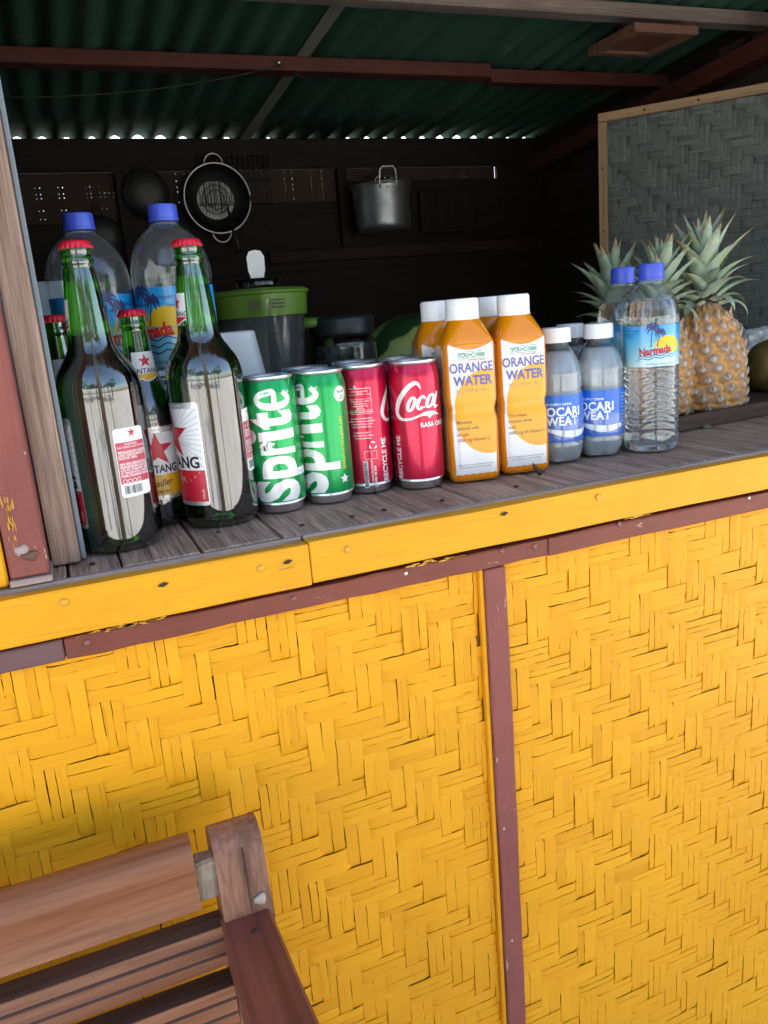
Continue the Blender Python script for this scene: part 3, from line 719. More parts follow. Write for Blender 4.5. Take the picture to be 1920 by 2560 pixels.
def sprite(label, x, y, tw, extras=False):
    c, b = can('green_drink_can', label, x, y, face_cam(x, y)+tw*0, M_cgreen, 'green lemon drink cans')
    R = .0287; u0 = tw
    f = Flat()
    # lettering runs up the can; letter tops point to the left
    def fit(ch, a0, a1, h0, h1, bold, shear=0):
        g = Flat().text(ch, 0, 0, 1, bold, shear); A = np.array(g.V); mn, mx = A.min(0), A.max(0)
        f.add([(u0+.0235-(h0+(y-mn[1])/(mx[1]-mn[1])*(h1-h0))+.0*x, a0+(x-mn[0])/(mx[0]-mn[0])*(a1-a0)) for x, y in g.V], g.F)
    fit('S', .0128, .0372, -.001, .053, .05); fit('p', .0385, .0625, -.016, .040, .038, .0); fit('r', .0640, .0790, 0, .040, .045)
    f.poly([(u0+.0235, .0802), (u0+.0235, .0900), (u0-.0165, .0880), (u0-.0165, .0782)]); f.ell(u0-.0270, .0838, .0072)
    fit('t', .0912, .1095, 0, .050, .045)
    E = [(.10, .47), (.90, .47), (.92, .66), (.78, .92), (.5, 1), (.2, .86), (.08, .5), (.2, .14), (.52, 0), (.90, .17)]
    f.stroke([(u0+.0200-y*.034, .1125+x*.0175) for x, y in E], [.0055, .0055, .0068, .0062, .0055, .0066, .0072, .0066, .0055, .0048], 6)
    decal(clip(f, -.07, .07, .0135, .1335), MC_CAN, M_cwhite, b, 'lettering', .00018, .0025)
    decal(Flat().ring(u0+.021, .128, .0012, .0012, .0003).text('R', u0+.021, .128, .0016), MC_CAN, M_cwhite, b, 'trade_mark_ring', .0002)
    # reverse side print
    v = u0+.047
    decal(Flat().text('DENGAN LEMON & JERUK NIPIS', v-.0015, .066, .0052, .02, 0, pi/2, .78), MC_CAN, plain('yellow_can_ink', (.75, .68, .02), .4), b, 'lettering', .00018)
    decal(Flat().star(v-.003, .0265, .0056, .5), MC_CAN, M_cwhite, b, 'star_mark', .00018); decal(Flat().ell(v+.0015, .1185, .0085), MC_CAN, M_cwhite, b, 'badge', .00018)
    decal(Flat().text('Baru!', v+.0015, .1210, .0048, .02).text('Lebih\nNyegerin', v+.0015, .1155, .0028), MC_CAN, plain('green_print', (.01, .3, .09), .4), b, 'lettering', .0003)
    return c
sprite('green lemon drink can on the left, white name facing front', .2077, .1262, -.0)
sprite('green lemon drink can on the right, yellow line of print and round badge', .2655, .130, -.0245)
sprite('green lemon drink can standing behind the two front green cans', ony(762, 922, .192)[0], .192, -.02)
XC = lambda y: 1375+(y-5)/1030*62
def unpx(P):
    out = []
    for p in P:
        t = max(-.985, min(.985, (p[0]-XC(p[1]))/206)); out.append((.0287*asin(t), .145*(1040-p[1])/1035))
    return out
KP = .145/1035
def coke_logo(u, full=True):
    f = Flat()
    def st(P, W): f.stroke(unpx(P), [q*KP for q in W], 5)
    st([(1437, 228), (1418, 192), (1392, 178), (1352, 196), (1308, 240), (1272, 296), (1252, 352), (1248, 400), (1262, 440), (1292, 461), (1340, 462), (1395, 449), (1445, 432), (1490, 424)], [5, 22, 30, 34, 38, 42, 44, 40, 32, 24, 18, 15, 18, 24])
    f.poly(unpx([(1440, 424), (1470, 412), (1505, 408), (1540, 414), (1566, 430), (1582, 452), (1556, 440), (1534, 443), (1520, 452), (1510, 468), (1500, 452), (1480, 442), (1448, 440)]))
    def ring(cx, cy_, rx, ry, W, a0=0, a1=2*pi, n=18):
        P = []; Wd = []
        for k in range(n+1):
            a = a0+(a1-a0)*k/n; P.append((cx+rx*cos(a)+.30*ry*sin(a), cy_-ry*sin(a))); Wd.append(W*(.55+.45*abs(cos(a))))
        st(P, Wd)
    ring(1362, 342, 24, 52, 26); ring(1440, 336, 24, 50, 26, .6, 5.6); ring(1514, 328, 24, 48, 26)
    st([(1388, 300), (1408, 312), (1424, 300)], [8, 9, 8])
    st([(1566, 262), (1556, 310), (1546, 350), (1552, 382), (1574, 372)], [20, 24, 24, 20, 8]); st([(1458, 372), (1480, 366), (1496, 350)], [12, 9, 7])
    g = Flat(); g.V = [(x+u, y) for x, y in f.V]; g.F = f.F
    if full:   # second half of the name, out of sight on the far side
        k = .068
        for cx, rx in ((.010, .006), (.026, .0035), (.044, .0035)): g.ring(u+k-.02+cx, .098, rx, .0095, .0035)
        g.stroke([(u+k+.013, .115), (u+k+.011, .100), (u+k+.013, .088)], .003); g.stroke([(u+k+.029, .108), (u+k+.028, .098), (u+k+.031, .089)], .003)
    return g
def coke(label, x, y, tw):
    c, b = can('red_cola_can', label, x, y, face_cam(x, y), M_cred, 'red cola cans')
    D = lambda f, nm, m=M_cwhite: decal(f, MC_CAN, m, b, nm, .00018, .0025)
    D(coke_logo(tw), 'script_logo')
    D(Flat().text('RASA ORISINAL', tw+.0285, .0735, .0072, .025, 0, 0, .9, gap=1.1), 'lettering')
    D(Flat().text('RECYCLE ME', tw-.0252, .0375, .0092, .035, 0, pi/2, .95), 'lettering')
    v = tw-.046
    T = Flat()
    for k, (y0, y1) in enumerate(((.1195, .1200), (.1130, .1133), (.1078, .1081), (.0955, .0958))): T.rect(v-.016, y0, v+.0085, y1)
    T.rect(v+.0085, .0915, v+.0088, .1200).rect(v-.016, .0915, v+.0088, .0918).text('e.', v-.008, .1225, .006)
    for k, (a, s) in enumerate((('INFORMASI NILAI GIZI', .1165), ('250 ml', .1145), ('ENERGI TOTAL 110 kkal', .1055), ('LEMAK TOTAL 0 g', .1028), ('KARBOHIDRAT 27 g', .1002), ('GULA 27 g', .0978), ('*Persen AKG berdasarkan kebutuhan', .0938))): T.text(a, v-.004, s, .0022, .01, 0, 0, .85)
    for k, a in enumerate(('AIR, GULA, PEWARNA ALAMI', 'KARBONASI, PENGATUR KEASAMAN', 'KONSENTRAT KOLA, KAFEIN', 'SIMPAN DI TEMPAT SEJUK', '', 'DIPRODUKSI OLEH PT', 'TERDAFTAR ATAS LISENSI', 'THE COLA COMPANY')):
        if a: T.text(a, v-.004, .0865-.0032*k, .0022, .01, 0, 0, .85)
    for k in range(3):
        a = 2*pi*k/3; T.stroke([(v+.0065+.0035*sin(a-.55), .0555+.0035*cos(a-.55)), (v+.0065+.0042*sin(a), .0555+.0042*cos(a)), (v+.0065+.0035*sin(a+.75), .0555+.0035*cos(a+.75))], [.0006, .0016, .0010])
    for a in (v-.004, v+.004): T.rect(a, .0402, a+.0003, .0492)
    T.rect(v-.004, .0402, v+.0102, .0405).rect(v-.004, .0490, v+.0102, .0493).rect(v+.0100, .0402, v+.0103, .0493).text('LAYANAN PELANGGAN', v+.0035, .0245, .0032, .015, 0, pi/2, .85).text('0800 100 2653', v+.0070, .0225, .0036, .02, 0, pi/2, .9).text('\u260e', v+.0072, .0095, .0050, 0, 0, pi/2)
    D(T, 'small_print')
    D(Flat().rect(v-.0062, .0075, v-.0010, .0385), 'barcode_panel', plain('pale_panel_ink', (.62, .66, .66), .45)); B = Flat(); q = .009
    while q < .037: wv = random.choice([.0003, .0005, .0008]); B.rect(v-.0058, q, v-.0022, q+wv); q += wv+random.choice([.0003, .0006])
    decal(B.text('8 992761 111014', v-.0016, .023, .0018, 0, 0, pi/2), MC_CAN, M_kink, b, 'barcode', .0004)
    return c
coke('red cola can with nutrition table and barcode turned to the front', .3205, .146, .0468)
coke('red cola can with white script name facing front beside the orange bottles', .3762, .1240, 0)
coke('red cola can behind the nutrition table can', ony(884, 903, .207)[0], .207, .02)
coke('red cola can behind the script can, logo in shadow', ony(1003, 893, .182)[0]-.001, .184, .012)

# ------------------------------------------------------------ orange drink, square bottles
xo = N('orange_drink'); on_ = xo.noise(xo.coord((30, 30, 30)), 1, 3)
M_orange = xo.set(Base_Color=(.95, .31, .002), Roughness=.12, IOR=1.4, Transmission_Weight=.3, Subsurface_Weight=0, Coat_Weight=.4, Coat_Roughness=.03, Normal=xo.bump(on_, .05, .002))
xl = N('orange_label_film'); M_film = xl.set(Base_Color=(.68, .67, .67), Roughness=.3, Coat_Weight=1, Coat_Roughness=.05, Normal=xl.bump(xl.noise(xl.coord((45, 45, 30)), 1, 4, .6, .5), .5, .004))
M_filmo = plain('orange_film_print', (.80, .36, .004), .35, 0, Coat_Weight=.25)
M_side = plain('peach_film_side', (.78, .45, .20), .35, 0, Coat_Weight=.7)
def sq(t, z):
    k = max(0, min(1, (.187-z)/.030)); n = 2+4.5*k**1.3
    return (np.abs(np.cos(t))**n+np.abs(np.sin(t))**n)**(-1/n)
OP = refine([(.010, .003), (.024, .0008), (.0268, .0015), (.0295, .006), (.0300, .012), (.0300, .05), (.0300, .071)], .004)+refine([(.0293, .075), (.0279, .081), (.0279, .085), (.0293, .090), (.0300, .094), (.0300, .130), (.0300, .1560)], .003)+[(.0296, .1590), (.0272, .1655), (.0240, .1725), (.0210, .1790), (.0188, .1830), (.0178, .1850), (.0174, .190)]
OPA = np.array(OP)
_t = np.linspace(-pi, pi, 1441); _k = sq(_t, .05)*.0300; _xy = np.stack([_k*np.sin(_t), -_k*np.cos(_t)], 1); _s = np.concatenate([[0], np.cumsum(np.linalg.norm(np.diff(_xy, axis=0), axis=1))]); _s -= np.interp(0, _t, _s)
def sqmap(u, v, off):
    th = np.interp(u, _s, _t); r = np.interp(v, OPA[:, 1], OPA[:, 0])
    k = np.array([sq(np.array([a]), z)[0] for a, z in zip(th, v)])
    return np.stack([(r*k+off*1.4)*np.sin(th), -(r*k+off*1.4)*np.cos(th), v], 1)
def wcap(parent, z0, z1, r, mat=None, ribs=72, nm='cap'):
    pr = [(r*1.03, z0), (r*1.04, z0+.0022), (r*.995, z0+.0028), (r, z0+.0032), (r, z1-.003), (r*.97, z1-.0008), (r*.90, z1), (r*.4, z1)]
    return lathe(nm, pr, mat or M_white, parent, ribs*2, lambda t, z: 1+(.012*np.sign(np.sin(ribs*t)) if z0+.003 < z < z1-.002 else 0), True, True, 35)
def orange(label, x, y, rz, lang):
    b = thing('orange_drink_bottle', label, 'bottle', (x, y, .0002), rz, 'square orange drink bottles')
    bd = lathe('bottle_body', OP, M_orange, b, 96, sq)
    wcap(b, .1835, .2068, .0186)
    Wt = 2*.0300*4*.93; lo, hi = .0095, .157
    top = lambda u: .1585-.0075*cos(u/.031*pi/2)**1.0
    us = np.linspace(-.031, .031, 25)
    lb = decal(Flat().poly([(-.024, lo+.002)]+[(u*.83, lo+.001*abs(sin(u*300))) for u in us]+[(.024, lo+.002), (.0250, .08)]+[(u*.83, top(u)) for u in us[::-1]]+[(-.0250, .08)]), sqmap, M_film, b, 'front_label', .0003, .002, .006)
    for sgn in (-1, 1):
        sd = decal(Flat().poly([(sgn*.0545-.021, lo+.004), (sgn*.0545+.021, lo+.004), (sgn*.0545+.021, .153), (sgn*.0545-.021, .153)]), sqmap, M_side, b, 'side_label', .0003, .002, .006)
        T = Flat().text('ORANGE', sgn*.0545, .127, .0085, .01, 0, 0, .9).text('WATER', sgn*.0545, .1155, .0085, .01, 0, 0, .9)
        for k in range(9): T.text('Isotonic drink with vitamin C', sgn*.0545, .105-.0042*k, .0024)
        for k in range(6): T.rect(sgn*.0545-.012, .022+.004*k, sgn*.0545+.012, .0223+.004*k)
        decal(T, sqmap, plain('brown_side_print', (.30, .12, .05), .4), sd, 'lettering', .0005, .002)
    D = lambda f, m, nm, o=.0005: decal(f, sqmap, m, lb, nm, o, .002, .006)
    # the big orange disc runs off the right side of the label
    cx, cyy, R = .0175, .081, .0485
    P = [(cx+R*.82*cos(a), cyy+R*cos(0)*sin(a)) for a in np.linspace(pi*.5, pi*1.5, 26)]
    P = [(max(p[0], -.0235), p[1]) for p in P]; D(Flat().poly(P+[(.0245, cyy-R*.98), (.0248, cyy+R*.98)]), M_filmo, 'orange_disc', .00045)
    D(Flat().text('ORANGE', -.0005, .1310, .0150, .018, 0, 0, .80).text('WATER', .0005, .1165, .0148, .032, 0, 0, .84), plain('violet_print', (.13, .12, .33), .4), 'lettering', .0007)
    g = plain('green_mark_print', (.02, .30, .12), .4)
    D(Flat().text('YOU\u2022C1000', .0005, .1450, .0064, .015, 0, 0, .85, gap=1.05).stroke([(-.0150, .1417), (-.0150, .1477), (-.0040, .1477)], .0004, 1).stroke([(-.0040, .1492), (.0160, .1492), (.0160, .1417), (-.0150, .1417)], .0004, 1), g, 'brand_mark', .0007)
    D(Flat().text('ISOTONIC DRINK', .006, .1395, .0024, .01), plain('red_small_print', (.5, .12, .06), .4), 'lettering', .0007)
    D(Flat().text('\u30aa\u30ec\u30f3\u30b8\u30a6\u30a9\u30fc\u30bf\u30fc', .0, .1055, .0058, .008, 0, 0, .72), plain('grey_script_print', (.30, .26, .22), .4), 'lettering', .0007)
    rows = (('The unique', 'Isotonic drink', 'with', '1000 mg of Vitamin C') if lang else ('Minuman', 'isotonik unik', 'dengan', '1000 mg Vitamin C'))
    for k, t in enumerate(rows): D(Flat().text(t, -.0205, .0705-.0068*k, .0056, .004, 0, 0, .86, 'LEFT'), plain('slogan_red', (.42, .09, .03), .4) if (k in (0, 2)) == bool(lang) and k != 1 or k == 2 else plain('slogan_grey', (.16, .13, .10), .4), 'lettering', .0007)
    D(Flat().text('Under licence by House Wellness Foods, Japan', -.001, .0215, .0022, 0, .2).text('Health Supplement No. POM SL 081680391', -.001, .0185, .0020, 0, .2), M_kink, 'lettering', .0007)
    return b
orange('orange drink bottle in front beside the cola can, slogan in Indonesian', .4395, .1185, radians(-14), 0)
orange('orange drink bottle in front beside the blue labels, slogan in English', .5065, .1180, radians(-13), 1)
a = ony(1089, 757, .185); orange('orange drink bottle behind the front one with Indonesian slogan', a[0], .185, radians(-15), 1)
a = ony(1220, 745, .186); orange('orange drink bottle behind the front one with English slogan', a[0], .186, radians(-12), 0)

# ------------------------------------------------------------ clear bottles
M_pet = shell('clear_pet', (.93, .96, .98), 1.45, .03, 1, .045)
M_water = glass('still_water', (.93, .97, 1.0), 1.33, 0, .05)
xi = N('cloudy_ion_drink'); M_ion = xi.set(Base_Color=(.86, .94, 1.0), Roughness=.04, IOR=1.33, Transmission_Weight=.72, Normal=xi.bump(xi.noise(xi.coord((50, 50, 30)), 1, 3), .12, .003))
M_bluecap = plain('blue_cap', (.045, .085, .52), .38)
M_plabel = plain('blue_film', (.006, .13, .58), .35, 0, Coat_Weight=.15)
def petal(t, z):
    k = max(0, min(1, (.020-z)/.020)); return 1-.16*k*(np.abs(np.cos(2.5*t))**3)
PPF = refine([(.012, .006), (.020, .0015), (.0255, .0012), (.0285, .006), (.0302, .014), (.0308, .022), (.0300, .0255), (.0308, .029), (.0310, .036), (.0310, .0845), (.0306, .0865), (.0293, .0890), (.0309, .0925), (.0294, .0965), (.0308, .1005), (.0294, .1045), (.0304, .108), (.0292, .114), (.0272, .121), (.0240, .129), (.0198, .136), (.0166, .140), (.0150, .143), (.0150, .150)], .0022)
def pocari(label, x, y, tw=0):
    b = thing('ion_drink_bottle', label, 'bottle', (x, y, .0002), face_cam(x, y)+tw, 'clear bottles with blue labels')
    lathe('bottle_body', PPF, M_pet, b, 60, petal)
    inn = [(r-.0009, z+.0004) for r, z in PPF if z < .135]+[(.0185, .1355), (.004, .1355)]
    lathe('drink', inn, M_ion, b, 60, petal)
    wcap(b, .146, .164, .0178)
    mp = cyl(PPF, .0310)
    lb = decal(Flat().rect(-.097, .0268, .097, .0845), mp, M_plabel, b, 'label', .0004, .003)
    T = Flat().text('ION SUPPLY DRINK', -.0150, .0735, .0040, .02, 0, 0, 1.0).text('POCARI', -.0107, .0640, .0148, .032, 0, 0, .92, gap=1.06).text('SWEAT', -.0125, .0525, .0145, .032, 0, 0, .92, gap=1.06)
    n = 24; up = [( -.034+.060*k/n, .0450-.0075*sin(pi*.62*k/n)**1.2+.0042*k/n) for k in range(n+1)]; dn = [(-.034+.060*k/n, .0430-.0140*sin(pi*.70*k/n)**1.1+.0050*k/n) for k in range(n, -1, -1)]
    m = len(T.V); T.add(up+dn[::-1], [(i, i+1, n+1+i+1, n+1+i) for i in range(n)])
    decal(T, mp, plain('label_white_ink', (.78, .84, .90), .3, 0, Coat_Weight=.5), lb, 'lettering', .0006, .003)
    F2 = Flat()
    for k in range(10): F2.text('ION SUPPLY DRINK 350 ml HALAL', .045, .078-.0044*k, .0024)
    decal(F2, mp, M_winkk, lb, 'small_print', .0006, .003)
    return b
pocari('clear drink bottle with blue label beside the orange bottles', .5735, .1325, radians(28))
pocari('clear drink bottle with blue label beside the water bottle', .6350, .1300, radians(6))
a = ony(1426, 812, .190); pocari('clear drink bottle at the back, blue label hidden by the two in front', a[0]+.002, .194, 0)

xn = N('blue_sunset_label'); tcn = xn.n('TexCoord'); sp = xn.n('SeparateXYZ'); xn.l(tcn.outputs['Object'], sp.inputs[0]); mr = xn.n('MapRange', n1=.1075, n2=.157); xn.l(sp.outputs['Z'], mr.inputs[0])
M_nlabel = xn.set(Base_Color=xn.ramp(mr.outputs[0], [(0, (.55, .72, .74)), (.35, (.22, .55, .68)), (.8, (.02, .34, .66)), (1, (.015, .27, .62))]), Roughness=.3, Coat_Weight=.6)
xn = N('large_blue_label'); tcn = xn.n('TexCoord'); sp = xn.n('SeparateXYZ'); xn.l(tcn.outputs['Object'], sp.inputs[0]); mr = xn.n('MapRange', n1=.152, n2=.2365); xn.l(sp.outputs['Z'], mr.inputs[0])
M_nlabel2 = xn.set(Base_Color=xn.ramp(mr.outputs[0], [(0, (.40, .66, .70)), (.3, (.16, .52, .72)), (.8, (.02, .34, .74)), (1, (.015, .30, .70))]), Roughness=.3, Coat_Weight=.6)
M_navy = plain('navy_print', (.02, .03, .14), .4); M_sun = plain('sun_yellow_print', (.80, .50, .01), .4)
def narmada_mark(lb, mp, u, v, s, off=.0006, big=False):
    D = lambda f, m, nm, o: decal(f, mp, m, lb, nm, o, .0025)
    D(Flat().ell(u+.010*s, v+.0015*s, .0135*s, .0115*s, 30, 0, pi).ell(u+.010*s, v+.0016*s, .0135*s, .0045*s, 30, pi, 2*pi), M_sun, 'sun_mark', off)
    T = Flat()
    for x0, x1, y1, L in ((-.006, -.0045, .0200, .0075), (-.0005, .0025, .0155, .0055)):
        T.stroke([(u+x0*s, v+.003*s), (u+(x0+x1)/2*s-.0003*s, v+(.003+y1)/2*s), (u+x1*s, v+y1*s)], [.0009*s, .0008*s, .0007*s], 4)
        for a in (-.35, .35, 1.0, 1.9, 2.5, 3.2, 3.9, -1.0):
            T.stroke([(u+x1*s, v+y1*s), (u+(x1+L*.55*cos(a))*s, v+(y1+L*.5*sin(a)+.0012)*s), (u+(x1+L*.9*cos(a))*s, v+(y1+L*.5*sin(a)-.0022)*s)], [.0012*s, .0017*s, .0002*s], 4)
    D(T, M_navy, 'palm_mark', off+.00012)
    D(Flat().text('Narmada', u-.002*s, v-.0005*s, .0098*s, .045, 0, .10, .80), M_navy if not big else plain('label_red', (.55, .01, .02), .4), 'lettering', off+.0002)
    D(Flat().text('Narmada', u-.002*s, v-.0005*s, .0098*s, .022, 0, .10, .80), plain('label_red', (.58, .012, .025), .4), 'lettering', off+.0003)
    T = Flat()
    for k, dy in enumerate((-.0062, -.0085) if not big else (-.0060, -.0095, -.0130)):
        T.stroke([(u+(-.019+.0055*i)*s, v+(dy+(.0011 if i % 2 else -.0006)+.0004*i)*s) for i in range(8)], [.0003*s]+[.0007*s]*6+[.0002*s], 4)
    T.text('Air Minum Dalam Kemasan', u+.004*s, v-.0125*s if not big else v-.0165*s, .0026*s); T.text('AIR MINERAL', u+.004*s, v-.0155*s if not big else v-.020*s, .0028*s)
    D(T, M_navy, 'wave_mark', off+.0001)
NPF0 = [(.012, .006), (.022, .0018), (.029, .0010), (.0320, .004), (.0332, .009), (.0334, .022), (.0322, .0255), (.0334, .029)]
z = .029
for k in range(8): NPF0 += [(.0336, z+.0035), (.0322, z+.0068), (.0336, z+.0095)]; z += .0095
NPF0 += [(.0330, .1060), (.0330, .1585), (.0336, .1608), (.0335, .1660), (.0320, .1770), (.0280, .1890), (.0215, .1990), (.0160, .2045), (.0140, .2068), (.0132, .2090), (.0132, .2180)]
NPF = refine(NPF0, .0024)
def wavy(t, z): return 1+0*t
def narmada(label, x, y, tw):
    b = thing('water_bottle', label, 'bottle', (x, y, .0002), face_cam(x, y)+tw, 'small water bottles with blue caps')
    def ripple(V):
        # the grip rings run in waves round the bottle
        out = []
        for q in V:
            X, Y, Z = q; k = max(0, min(1, (Z-.026)/.008))*max(0, min(1, (.106-Z)/.008)); out.append((X, Y, Z+.0032*k*sin(4*atan2(X, -Y)+.6)))
        return out
    V, Fc = lathe_vf(NPF, 72); mesh('bottle_body', ripple(V), Fc, M_pet, b, True)
    inn = [(r-.0007, z+.0004) for r, z in NPF if z < .186]+[(.0288, .1862), (.004, .1862)]
    V, Fc = lathe_vf(inn, 72); mesh('water', ripple(V), Fc, M_water, b, True)
    wcap(b, .2100, .2300, .0152, M_bluecap, 60)
    lathe('neck_ring', [(.0140, .2060), (.0152, .2065), (.0152, .2077), (.0140, .2083)], M_pet, b, 40)
    mp = cyl(NPF, .0330)
    lb = decal(Flat().rect(-.1035, .1075, .1035, .1572), mp, M_nlabel, b, 'label', .0004, .0025)
    narmada_mark(lb, mp, .0072, .1272, 1.32)
    T = Flat()
    for k in range(3): T.text(('SIMPAN DI TEMPAT BERSIH', 'hindari sinar matahari', 'kocok dahulu')[k], -.030, .1515-.0035*k, .0025)
    decal(T, mp, M_navy, lb, 'small_print', .0007, .0025)
    return b
narmada('small water bottle with blue cap and palm label, last in the front row', .6972, .1070, radians(1))
a = ony(1559, 668, .178); narmada('small water bottle with blue cap half hidden behind the other one', a[0], .180, radians(60))
LPF0 = [(.016, .008), (.030, .002), (.0385, .0012), (.0420, .006), (.0430, .014), (.0430, .028), (.0412, .033), (.0430, .038), (.0412, .048), (.0430, .058), (.0412, .068), (.0430, .078), (.0412, .088), (.0430, .098), (.0412, .108), (.0430, .118), (.0412, .128), (.0430, .138), (.0424, .147), (.0424, .238), (.0430, .2405), (.0432, .2485), (.0418, .262), (.0372, .2760), (.0295, .2875), (.0205, .2955), (.0155, .2990), (.0138, .3008), (.0134, .308)]
LPF = refine(LPF0, .003)
def big_water(label, x, y, tw, level):
    b = thing('large_water_bottle', label, 'bottle', (x, y, .0002), face_cam(x, y)+tw, 'large water bottles behind the beer')
    lathe('bottle_body', LPF, M_pet, b, 72)
    inn = [(r-.0008, z+.0004) for r, z in LPF if z < level]+[(.03, level+.0005), (.004, level+.0005)]
    lathe('water', inn, M_water, b, 72)
    wcap(b, .3030, .3195, .0152, M_bluecap, 60)
    lathe('neck_ring', [(.0140, .2990), (.0160, .2995), (.0160, .3008), (.0140, .3015)], M_pet, b, 40)
    mp = cyl(LPF, .0424)
    lb = decal(Flat().rect(-.133, .1525, .133, .2365), mp, M_nlabel2, b, 'label', .0004, .003)
    narmada_mark(lb, mp, -.030, .1930, 1.9, .0006, True)
    T = Flat().text('Simpan di tempat sejuk', .008, .2265, .0055).text('Store in cool place', .010, .2180, .0050).text('PERINGATAN :', -.062, .2285, .0062).text('jauhkan dari sinar matahari dan', -.062, .2205, .0048).text('bau menyengat', -.062, .2135, .0048)
    decal(T, mp, M_navy, lb, 'small_print', .0007, .003)
    return b
a = ony(193, 535, .226); b_ = ony(403, 507, .216)
big_water('large water bottle with blue cap behind the beer by the post', a[0], .226, radians(72), .225).scale = (1, 1, 1.015)
big_water('large water bottle with blue cap and sun label behind the two large beers', b_[0], .216, 0, .225).scale = (1, 1, 1.03)
# ------------------------------------------------------------ fruit tray and pineapples
tr = thing('fruit_tray', 'shallow dark wooden tray under the pineapples', 'tray')
M_tray = wood('dark_tray_wood', (.05, .028, .018), (.13, .075, .05), 'X', 1, .6, .3)
TX0, TX1, TY0, TY1 = .738, 1.20, .178, .50
def tray_pt(x, y): return (x, y+.10*(x-.85))
def slab(nm, P, z0, z1, mat, par):
    n = len(P); V = [(x, y, z0) for x, y in P]+[(x, y, z1) for x, y in P]
    return mesh(nm, V, [tuple(range(n-1, -1, -1)), tuple(range(n, 2*n))]+[(i, (i+1) % n, n+(i+1) % n, n+i) for i in range(n)], mat, par)
slab('tray_bottom', [tray_pt(TX0+.012, TY0+.012), tray_pt(TX1-.012, TY0+.012), tray_pt(TX1-.012, TY1-.012), tray_pt(TX0+.012, TY1-.012)], .0006, .008, M_tray, tr)
slab('tray_rim', [tray_pt(TX0, TY0), tray_pt(TX1, TY0), tray_pt(TX1, TY0+.0115), tray_pt(TX0, TY0+.0115)], .0008, .0205, M_tray, tr)
slab('tray_rim', [tray_pt(TX0, TY1-.0115), tray_pt(TX1, TY1-.0115), tray_pt(TX1, TY1), tray_pt(TX0, TY1)], .0008, .0205, M_tray, tr)
slab('tray_rim', [tray_pt(TX0, TY0+.012), tray_pt(TX0+.0115, TY0+.012), tray_pt(TX0+.0115, TY1-.012), tray_pt(TX0, TY1-.012)], .0008, .020, M_tray, tr)
slab('tray_rim', [tray_pt(TX1-.0115, TY0+.012), tray_pt(TX1, TY0+.012), tray_pt(TX1, TY1-.012), tray_pt(TX1-.0115, TY1-.012)], .0008, .020, M_tray, tr)

xp = N('pineapple_rind')
at = xp.n('Attribute', attribute_name='eye'); sp = xp.n('SeparateColor'); xp.l(at.outputs['Color'], sp.inputs[0])
pn = xp.noise(xp.coord((300, 300, 300)), 1, 5, .7); big = xp.noise(xp.coord((14, 14, 14)), 1, 3)
base = xp.ramp(sp.outputs[0], [(0, (.58, .26, .04)), (.16, (.66, .33, .07)), (.32, (.46, .25, .12)), (.62, (.33, .22, .15)), (1, (.62, .52, .42))])
base = xp.mix(xp.ramp(big, [(.45, (0, 0, 0)), (.75, (.5, .5, .5))]), base, (.30, .13, .03))
base = xp.mix(1., base, xp.ramp(pn, [(.25, (.72, .7, .68)), (.6, (1.05, 1.05, 1.05))]), 'MULTIPLY')
xp.set(Base_Color=base, Roughness=.55, Normal=xp.bump(pn, .5, .0012))
xf = N('pineapple_leaf'); fv = xf.noise(xf.coord((90, 90, 12)), 1, 5, .6); f2 = xf.noise(xf.coord((25, 25, 25)), 1, 3)
lc = xf.ramp(f2, [(.3, (.22, .30, .19)), (.52, (.40, .48, .38)), (.7, (.36, .40, .15))])
lc = xf.mix(1., lc, xf.ramp(fv, [(.3, (.7, .72, .7)), (.7, (1.1, 1.1, 1.1))]), 'MULTIPLY')
oi = xf.n('ObjectInfo'); lc = xf.mix(1., lc, xf.ramp(oi.outputs['Random'], [(0, (.7, .75, .7)), (1, (1.15, 1.15, 1.1))]), 'MULTIPLY')
ta = xf.n('Attribute', attribute_name='tip'); tm = xf.n('Math', operation='MULTIPLY_ADD', n1=.35); xf.l(f2, tm.inputs[0]); xf.l(ta.outputs['Fac'], tm.inputs[2]); lc = xf.mix(xf.ramp(tm.outputs[0], [(.98, (0, 0, 0)), (1.0, (.85, .85, .85))]), lc, (.30, .21, .11)); lc = xf.mix(xf.ramp(ta.outputs['Fac'], [(.05, (.55, .55, .55)), (.35, (0, 0, 0))]), lc, (.52, .56, .44))
xf.set(Base_Color=lc, Roughness=.5, Normal=xf.bump(fv, .35, .001))
M_bract = plain('dry_bract', (.42, .30, .20), .7)
